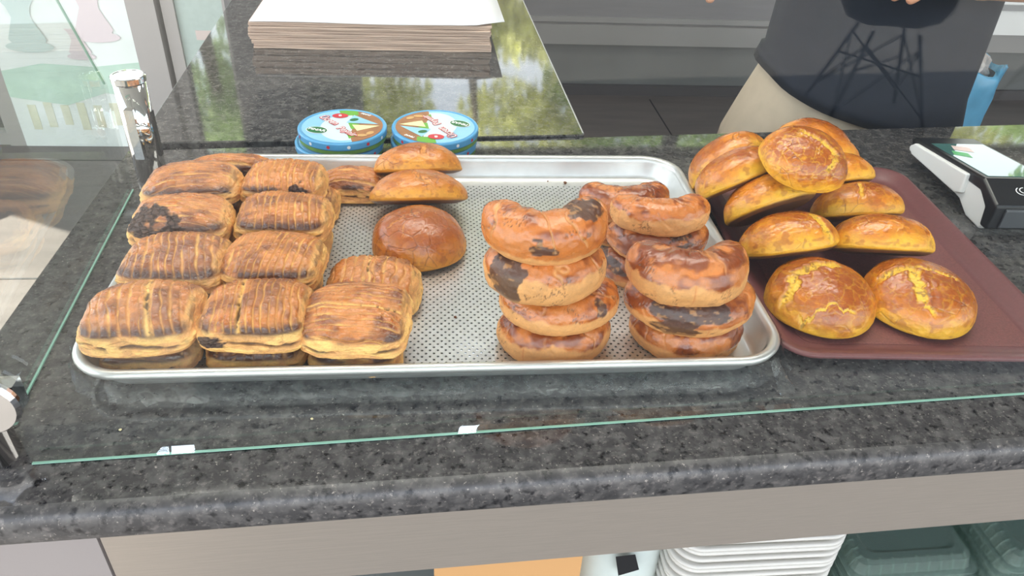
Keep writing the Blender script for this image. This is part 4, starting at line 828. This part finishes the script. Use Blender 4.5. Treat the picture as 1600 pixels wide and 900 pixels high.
def container(loc, rz, w_, d_, lab):
    bm = bmesh.new(); n = 0
    def RR(ins, zz, rib=0.0):
        out = []
        for x, y, _ in rrect(ins, w_ - ins, ins, d_ - ins, 0.012, 3): out.append((x - w_ / 2, y - d_ / 2, zz))
        return out
    loft(bm, [RR(0, 0), RR(0, 0.002), RR(0.006, 0.003), RR(0.009, 0.016), RR(0.014, 0.019), RR(0.022, 0.0195), RR(0.026, 0.0175)], False, True)
    for k in range(9):                                             # moulded ribs round the shoulder
        x = -w_ / 2 + 0.02 + (w_ - 0.04) * k / 8; tube(bm, [(x, -d_ / 2 + 0.006, 0.004), (x, -d_ / 2 + 0.0105, 0.0165), (x, -d_ / 2 + 0.016, 0.0195)], 0.0016, 5)
    for k in range(11):
        y = -d_ / 2 + 0.02 + (d_ - 0.04) * k / 10; tube(bm, [(-w_ / 2 + 0.006, y, 0.004), (-w_ / 2 + 0.0105, y, 0.0165), (-w_ / 2 + 0.016, y, 0.0195)], 0.0016, 5)
    return tag(bm_obj('plastic_container', bm, m_cl, None, False, loc=loc, rot=(0, 0, rz)), lab, 'container', GL)
c1 = None
for j, (cx_, cy_, rz_, nn_, z0_) in enumerate(((0.828, 0.068, 0.02, 16, CF + 0.0005), (0.995, 0.060, 0.02, 17, CF + 0.0005))):
    lab = ('smoky clear plastic container nested in the stack beside the white foam trays', 'smoky clear plastic container nested in the rightmost stack of the case')[j]
    for i in range(nn_):
        if c1 is None: c1 = container((cx_, cy_, z0_), rz_, 0.155, 0.15, lab)
        else:
            c = c1.copy(); COL.objects.link(c); c.location = (cx_ + 0.002 * math.sin(i * 2.0), cy_ + 0.002 * math.cos(i * 1.3), z0_ + i * 0.0165); c['label'] = lab if i < nn_ - 1 else lab.replace('nested in', 'topmost of').replace('plastic container topmost', 'plastic container lying topmost')

# ------------------------------------------------------------------ bin with blue bag
bn = tag(empty('waste_bin', (2.08, 1.96, -0.9)), 'bin lined with a blue plastic bag behind the person', 'bin')
bm = bmesh.new(); lathe(bm, [(0.001, 0), (0.11, 0), (0.135, 0.52), (0.13, 0.53), (0.001, 0.02)], 32); bm_obj('bucket', bm, mat('bin_grey', (70, 74, 78), 0.5), bn, True)
bm = bmesh.new(); seg = 72; rings = []
for k, (r_, z) in enumerate(((0.115, 0.06), (0.128, 0.2), (0.137, 0.35), (0.146, 0.48), (0.150, 0.545), (0.140, 0.56), (0.132, 0.50), (0.12, 0.42))):
    rings.append([((r_ + 0.006 * math.sin(a * 7 + k) + 0.004 * math.sin(a * 17 + k * 2)) * math.cos(a), (r_ + 0.006 * math.sin(a * 7 + k) + 0.004 * math.sin(a * 17 + k * 2)) * math.sin(a), z + 0.012 * math.sin(a * 5 + k) * (z > 0.4)) for a in np.linspace(0, 2 * PI, seg, endpoint=False)])
loft(bm, rings, False, False); bm_obj('blue_bag', bm, mat('blue_film', (92, 160, 196), 0.3, 0, 0.15, 12), bn, True)
bm = bmesh.new(); bmesh.ops.create_icosphere(bm, subdivisions=4, radius=0.105)
for v in bm.verts:
    nzv = math.sin(v.co.x * 60) * math.sin(v.co.y * 75 + 1) * math.sin(v.co.z * 66); v.co *= 1 + 0.16 * nzv; v.co.z *= 0.75
bm_obj('crumpled_film', bm, mat('crumpled_clear', (176, 170, 166), 0.25, 0, 0.15, 40), bn, False, loc=(-0.01, 0.0, 0.55))

# ------------------------------------------------------------------ wire chairs outside (seen in the glass)
M_wire = mat('black_wire', (18, 18, 20), 0.4)
def mirror(x, y):
    P = Vector((x, y, 0)); o_ = Vector(gp(0, 0.0, 0)); d = (P - o_).dot(GN); Q = P - GN * 2 * d; return Q.x, Q.y
def wire_chair(x, y, z, rz, label):
    t = tag(empty('wire_chair', (x, y, z), (0, 0, rz)), label, 'chair')
    bm = bmesh.new(); rings = []
    for r_, zz in ((0.0, 0.42), (0.12, 0.425), (0.2, 0.45), (0.235, 0.50), (0.245, 0.60)):
        rings.append([(max(r_, .002) * math.cos(a), max(r_, .002) * 0.95 * math.sin(a), zz + (0.24 * max(0, math.sin(a)) ** 2 * (r_ / 0.245) ** 3)) for a in np.linspace(0, 2 * PI, 36, endpoint=False)])
    loft(bm, rings, True, False); o = bm_obj('seat', bm, M_black, t, True); sm = o.modifiers.new('t', 'SOLIDIFY'); sm.thickness = 0.008
    for sx in (-1, 1):
        for sy_ in (-1, 1):
            bm = bmesh.new(); tube(bm, [(sx * 0.10, sy_ * 0.10, 0.42), (sx * 0.22, sy_ * 0.21, 0.0)], 0.009, 8); bm_obj('leg', bm, M_wire, t, True)
    bm = bmesh.new()
    for a_, b_ in (((-.20, -.19, .07), (.12, -.12, .36)), ((.20, -.19, .07), (-.12, -.12, .36)), ((-.20, .19, .07), (.12, .12, .36)), ((.20, .19, .07), (-.12, .12, .36)), ((-.20, -.19, .07), (-.12, .12, .36)), ((-.20, .19, .07), (-.12, -.12, .36)), ((.20, -.19, .07), (.12, .12, .36)), ((.20, .19, .07), (.12, -.12, .36)),
                   ((-.15, -.15, .25), (.15, .15, .25)), ((-.15, .15, .25), (.15, -.15, .25))): tube(bm, [a_, b_], 0.005, 6)
    bm_obj('wire_bracing', bm, M_wire, t, True); return t
x_, y_ = mirror(2.35, 2.85); wire_chair(x_, y_, -0.905, 0.3, 'black wire-legged chair on the pavement, mirrored over the dark shirt')
x_, y_ = mirror(3.5, 3.0); wire_chair(x_, y_, -0.905, 1.2, 'black wire-legged chair on the pavement, mirrored at the right edge')
wire_chair(-1.75, 2.2, -0.9, 0.5, 'wire-legged chair by the left glass entrance, seen at the top left')

# ------------------------------------------------------------------ trees behind the back windows
def leaf_cloud(bm, c, rad, n, s):
    for _ in range(n):
        while True:
            d = Vector((random.uniform(-1, 1), random.uniform(-1, 1), random.uniform(-1, 1)))
            if d.length < 1: break
        p_ = Vector(c) + Vector((d.x * rad[0], d.y * rad[1], d.z * rad[2])); e = Euler((random.uniform(0, 6.3), random.uniform(0, 6.3), random.uniform(0, 6.3))).to_matrix(); q = s * random.uniform(.6, 1.4)
        bm.faces.new([bm.verts.new(p_ + e @ Vector(v)) for v in ((-q, 0, 0), (0, -q * .5, 0), (q, 0, 0), (0, q * .5, 0))])
def leaf_mat(name, rgb):
    m = mat(name, rgb, 0.5, 0, 0.45, 3); n = m.node_tree; b = n.nodes['Principled BSDF']; t = n.nodes.new('ShaderNodeBsdfTranslucent'); x = n.nodes.new('ShaderNodeMixShader'); x.inputs[0].default_value = 0.5
    n.links.new(b.inputs['Base Color'].links[0].from_socket, t.inputs[0]); n.links.new(b.outputs[0], x.inputs[1]); n.links.new(t.outputs[0], x.inputs[2]); n.links.new(x.outputs[0], n.nodes['Material Output'].inputs[0]); return m
M_leafs = [leaf_mat('leaves_green', (176, 196, 128)), leaf_mat('leaves_yellow_green', (214, 214, 146))]
M_bark = mat('bark', (96, 80, 64), 0.9, 0, 0.3, 20)
for i, (tx_, ty_, tz_, rr_) in enumerate(((-2.2, 8.0, 3.0, 1.4), (0.7, 8.6, 3.1, 1.45), (3.6, 8.4, 3.1, 1.4), (6.5, 8.6, 3.1, 1.4), (9.6, 8.8, 3.2, 1.4))):
    t = tag(empty('tree', (tx_, ty_, -0.95)), ('leafy tree standing outside the left entrance glass', 'leafy tree outside the left part of the back window', 'leafy tree outside the middle of the back window', 'leafy tree outside the right part of the back window', 'leafy tree outside the far right of the back window')[i], 'tree', 'trees mirrored in the granite')
    bm = bmesh.new(); tube(bm, [(0, 0, 0), (0.05, 0, 1.6), (0, 0.05, 3.2), (0.1, 0, 4.4)], [0.14, 0.11, 0.08, 0.03], 10); bm_obj('trunk', bm, M_bark, t, True)
    bm = bmesh.new()
    for _ in range(13): leaf_cloud(bm, (random.uniform(-1.0, 1.0) * rr_, random.uniform(-.5, .5) * rr_, tz_ + 0.75 + random.uniform(-1.1, 1.1) * rr_ * .7), (0.55 * rr_ * .8, .5, 0.42 * rr_ * .8), 420, 0.085)
    o = bm_obj('foliage', bm, M_leafs[i % 2], t); o['kind'] = 'stuff'

# ------------------------------------------------------------------ the person
pr = tag(empty('person', (1.06, 0.80, -0.9)), 'person in a dark navy T-shirt and beige trousers standing behind the counter', 'person')
M_skin = mat('skin', (206, 150, 122), 0.5, 0, 0.04, 20); M_shirt = mat('navy_cotton', (18, 25, 38), 0.85, 0, 0.1, 60, 0.2); M_trou = mat('beige_cotton', (200, 182, 158), 0.85, 0, 0.05, 40, 0.2); M_hair = mat('dark_hair', (38, 28, 24), 0.7, 0, 0.3, 80)
V = []; E = []; RAD = []
def jv(p_, r_, par=None):
    V.append(p_); RAD.append(r_); k = len(V) - 1
    if par is not None: E.append((par, k))
    return k
pel = jv((0, 0, 0.92), (0.15, 0.10)); wst = jv((0, 0, 1.06), (0.14, 0.095), pel); ch = jv((0, 0, 1.24), (0.155, 0.105), wst); up_ = jv((0, 0.01, 1.36), (0.13, 0.085), ch)
nk = jv((0, 0.01, 1.46), (0.052, 0.055), up_); hd0 = jv((0, -0.01, 1.54), (0.066, 0.075), nk); hd1 = jv((0, -0.012, 1.62), (0.078, 0.095), hd0); hd2 = jv((0, -0.005, 1.69), (0.066, 0.078), hd1)
def arm(sx, el, wr, fdir):
    s_ = jv((sx * 0.165, 0.01, 1.37), (0.055, 0.055), up_); e_ = jv(el, (0.042, 0.042), s_); m_ = jv(tuple((Vector(el) * .5 + Vector(wr) * .5)), (0.038, 0.036), e_); w_ = jv(wr, (0.026, 0.023), m_)
    fd = Vector(fdir).normalized(); sd_ = fd.cross(Vector((0, 0, 1))); sd_ = sd_.normalized() if sd_.length > .3 else Vector((1, 0, 0))
    pm = Vector(wr) + fd * 0.045; pa = jv(tuple(pm), (0.036, 0.017), w_); pk = Vector(wr) + fd * 0.085; pk_ = jv(tuple(pk), (0.034, 0.014), pa)
    dn = Vector((0, 0, -1)) if abs(fd.z) < .6 else Vector((0, -1, 0))
    for k_, L_ in ((-1.5, 0.062), (-0.5, 0.075), (0.5, 0.080), (1.5, 0.070)):
        b_ = pk + sd_ * k_ * 0.019 + fd * 0.012; a1 = jv(tuple(b_), (0.0095, 0.0095), pk_); c1_ = b_ + fd * L_ * .5 + dn * 0.008; a2 = jv(tuple(c1_), (0.0088, 0.0088), a1); c2_ = c1_ + fd * L_ * .4 + dn * 0.018; jv(tuple(c2_), (0.0075, 0.0075), a2)
    tb = pm - sd_ * 0.04 + fd * 0.0; t1 = jv(tuple(tb), (0.012, 0.012), pa); t2 = tb - sd_ * 0.016 + fd * 0.03; t2_ = jv(tuple(t2), (0.0105, 0.0105), t1); jv(tuple(t2 + fd * 0.03 + dn * .006), (0.009, 0.009), t2_)
arm(-1, (-0.27, -0.06, 1.235), (-0.345, -0.12, 1.225), (-0.12, -0.1, -0.55)); arm(1, (0.215, -0.10, 1.10), (0.03, -0.19, 1.105), (-1, -0.15, 0.05))
for sx in (-1, 1):
    h_ = jv((sx * 0.09, 0, 0.86), (0.085, 0.09), pel); k1 = jv((sx * 0.10, -0.01, 0.50), (0.055, 0.06), h_); c1_ = jv((sx * 0.10, 0.01, 0.32), (0.05, 0.055), k1); a1 = jv((sx * 0.10, 0.02, 0.10), (0.035, 0.04), c1_); jv((sx * 0.10, 0.03, 0.045), (0.04, 0.045), a1); jv((sx * 0.11, -0.12, 0.03), (0.04, 0.028), len(V) - 1)
me = bpy.data.meshes.new('body'); me.from_pydata(V, E, []); o = bpy.data.objects.new('body', me); COL.objects.link(o); o.parent = pr; me.materials.append(M_skin)
md = o.modifiers.new('skin', 'SKIN'); md.use_smooth_shade = True
for i, r_ in enumerate(RAD): me.skin_vertices[0].data[i].radius = r_
me.skin_vertices[0].data[0].use_root = True
ss = o.modifiers.new('sub', 'SUBSURF'); ss.levels = 2; ss.render_levels = 2
def ell(cx, cy, rx, ry, z, n=48, wob=0.0, k=0): return [(cx + (rx + wob * math.sin(5 * a + k) + wob * .6 * math.sin(11 * a - k)) * math.copysign(abs(math.cos(a)) ** .85, math.cos(a)), cy + (ry + wob * math.sin(4 * a + k)) * math.copysign(abs(math.sin(a)) ** .85, math.sin(a)), z(a) if callable(z) else z) for a in np.linspace(0, 2 * PI, n, endpoint=False)]
bm = bmesh.new(); hem = lambda a: 0.870 - 0.050 * math.cos(a) + 0.004 * math.sin(3 * a)
hem = lambda a: 0.862 - 0.055 * math.cos(a + 0.25) + 0.004 * math.sin(3 * a)
rings = [ell(0, -0.005, 0.192, 0.152, lambda a: hem(a) + 0.004), ell(0, -0.005, 0.196, 0.156, hem, wob=.002), ell(0, -0.005, 0.190, 0.148, lambda a: hem(a) + 0.02, wob=.002, k=1), ell(0, 0, 0.182, 0.138, lambda a: hem(a) * .5 + .48, wob=.003, k=2), ell(0, 0, 0.178, 0.132, 1.06, wob=.003, k=2.5), ell(0, 0, 0.182, 0.135, 1.16, wob=.003, k=3), ell(0, 0, 0.190, 0.135, 1.28, wob=.002, k=4), ell(0, 0.005, 0.185, 0.115, 1.38), ell(0, 0.01, 0.12, 0.085, 1.44), ell(0, 0.01, 0.075, 0.07, 1.455)]
loft(bm, rings, False, False)
for sx in (-1, 1):
    e_ = Vector((-0.27, -0.06, 1.20)) if sx < 0 else Vector((0.215, -0.10, 1.10)); s_ = Vector((sx * 0.155, 0.01, 1.365)); q_ = s_.lerp(e_, 0.72)
    tube(bm, [s_, s_.lerp(q_, .5), q_], [0.075, 0.068, 0.066], 20, cap=False)
o = bm_obj('t_shirt', bm, M_shirt, pr, True)
bm = bmesh.new(); rings = [ell(0, 0, 0.165, 0.122, 0.97, wob=.001), ell(-0.005, 0, 0.180, 0.132, 0.90, wob=.001, k=1), ell(-0.012, 0.0, 0.196, 0.14, 0.84, wob=.002, k=2), ell(-0.026, 0, 0.206, 0.142, 0.78, wob=.002, k=3), ell(-.030, 0, 0.208, 0.14, 0.74, wob=.003, k=3)]
loft(bm, rings, True, True)
for sx in (-1, 1):
    loft(bm, [ell(sx * 0.10, 0, 0.105, 0.13, 0.77), ell(sx * 0.105, 0, 0.10, 0.115, 0.65, wob=.003), ell(sx * 0.105, 0, 0.085, 0.095, 0.45, wob=.003, k=2), ell(sx * 0.105, 0.01, 0.072, 0.082, 0.25, wob=.003, k=3), ell(sx * 0.105, 0.015, 0.066, 0.075, 0.09, wob=.003, k=4)], True, False)
bm_obj('trousers', bm, M_trou, pr, True)
bm = bmesh.new(); bmesh.ops.create_uvsphere(bm, u_segments=28, v_segments=18, radius=1)
for v in bm.verts: v.co = Vector((v.co.x * 0.089, v.co.y * 0.105 + 0.012, 1.665 + v.co.z * 0.095)); v.co.y += 0.02 if v.co.z < 1.65 else 0
bmesh.ops.delete(bm, geom=[v for v in bm.verts if v.co.z < 1.63 and v.co.y < 0.03], context='VERTS'); bm_obj('hair', bm, M_hair, pr, True)
for sx in (-1, 1):
    bm = bmesh.new(); bmesh.ops.create_uvsphere(bm, u_segments=12, v_segments=8, radius=0.011); bm_obj('eye', bm, M_lw, pr, True, loc=(sx * 0.031, -0.098, 1.622))
    bm = bmesh.new(); bmesh.ops.create_uvsphere(bm, u_segments=12, v_segments=8, radius=1)
    for v in bm.verts: v.co = Vector((v.co.x * .008, v.co.y * .018, v.co.z * .032))
    bm_obj('ear', bm, M_skin, pr, True, loc=(sx * 0.082, 0.0, 1.61))
bm = bmesh.new(); loft(bm, [[(-.012, 0, 0), (.012, 0, 0), (0, -.018, 0.0)], [(-.009, 0, .018), (.009, 0, .018), (0, -.012, .018)], [(-.004, 0, .045), (.004, 0, .045), (0, -.003, .045)]]); bm_obj('nose', bm, M_skin, pr, True, loc=(0, -0.102, 1.585))
bm = bmesh.new(); bmesh.ops.create_uvsphere(bm, u_segments=16, v_segments=8, radius=1)
for v in bm.verts: v.co = Vector((v.co.x * .024, v.co.y * .007, v.co.z * .007))
bm_obj('mouth', bm, mat('lips', (176, 104, 96), .5), pr, True, loc=(0, -0.086, 1.563))
for sx in (-1, 1):
    bm = bmesh.new(); rings = []
    for yy, rx, h_ in ((0.07, .03, .05), (0.04, .042, .075), (-0.04, .046, .07), (-0.12, .05, .055), (-0.17, .035, .04)): rings.append([(sx * 0.11 + rx * math.cos(a), yy, max(0.0, h_ / 2 + h_ / 2 * math.sin(a))) for a in np.linspace(0, 2 * PI, 16, endpoint=False)])
    loft(bm, rings); bm_obj('shoe', bm, M_black, pr, True)
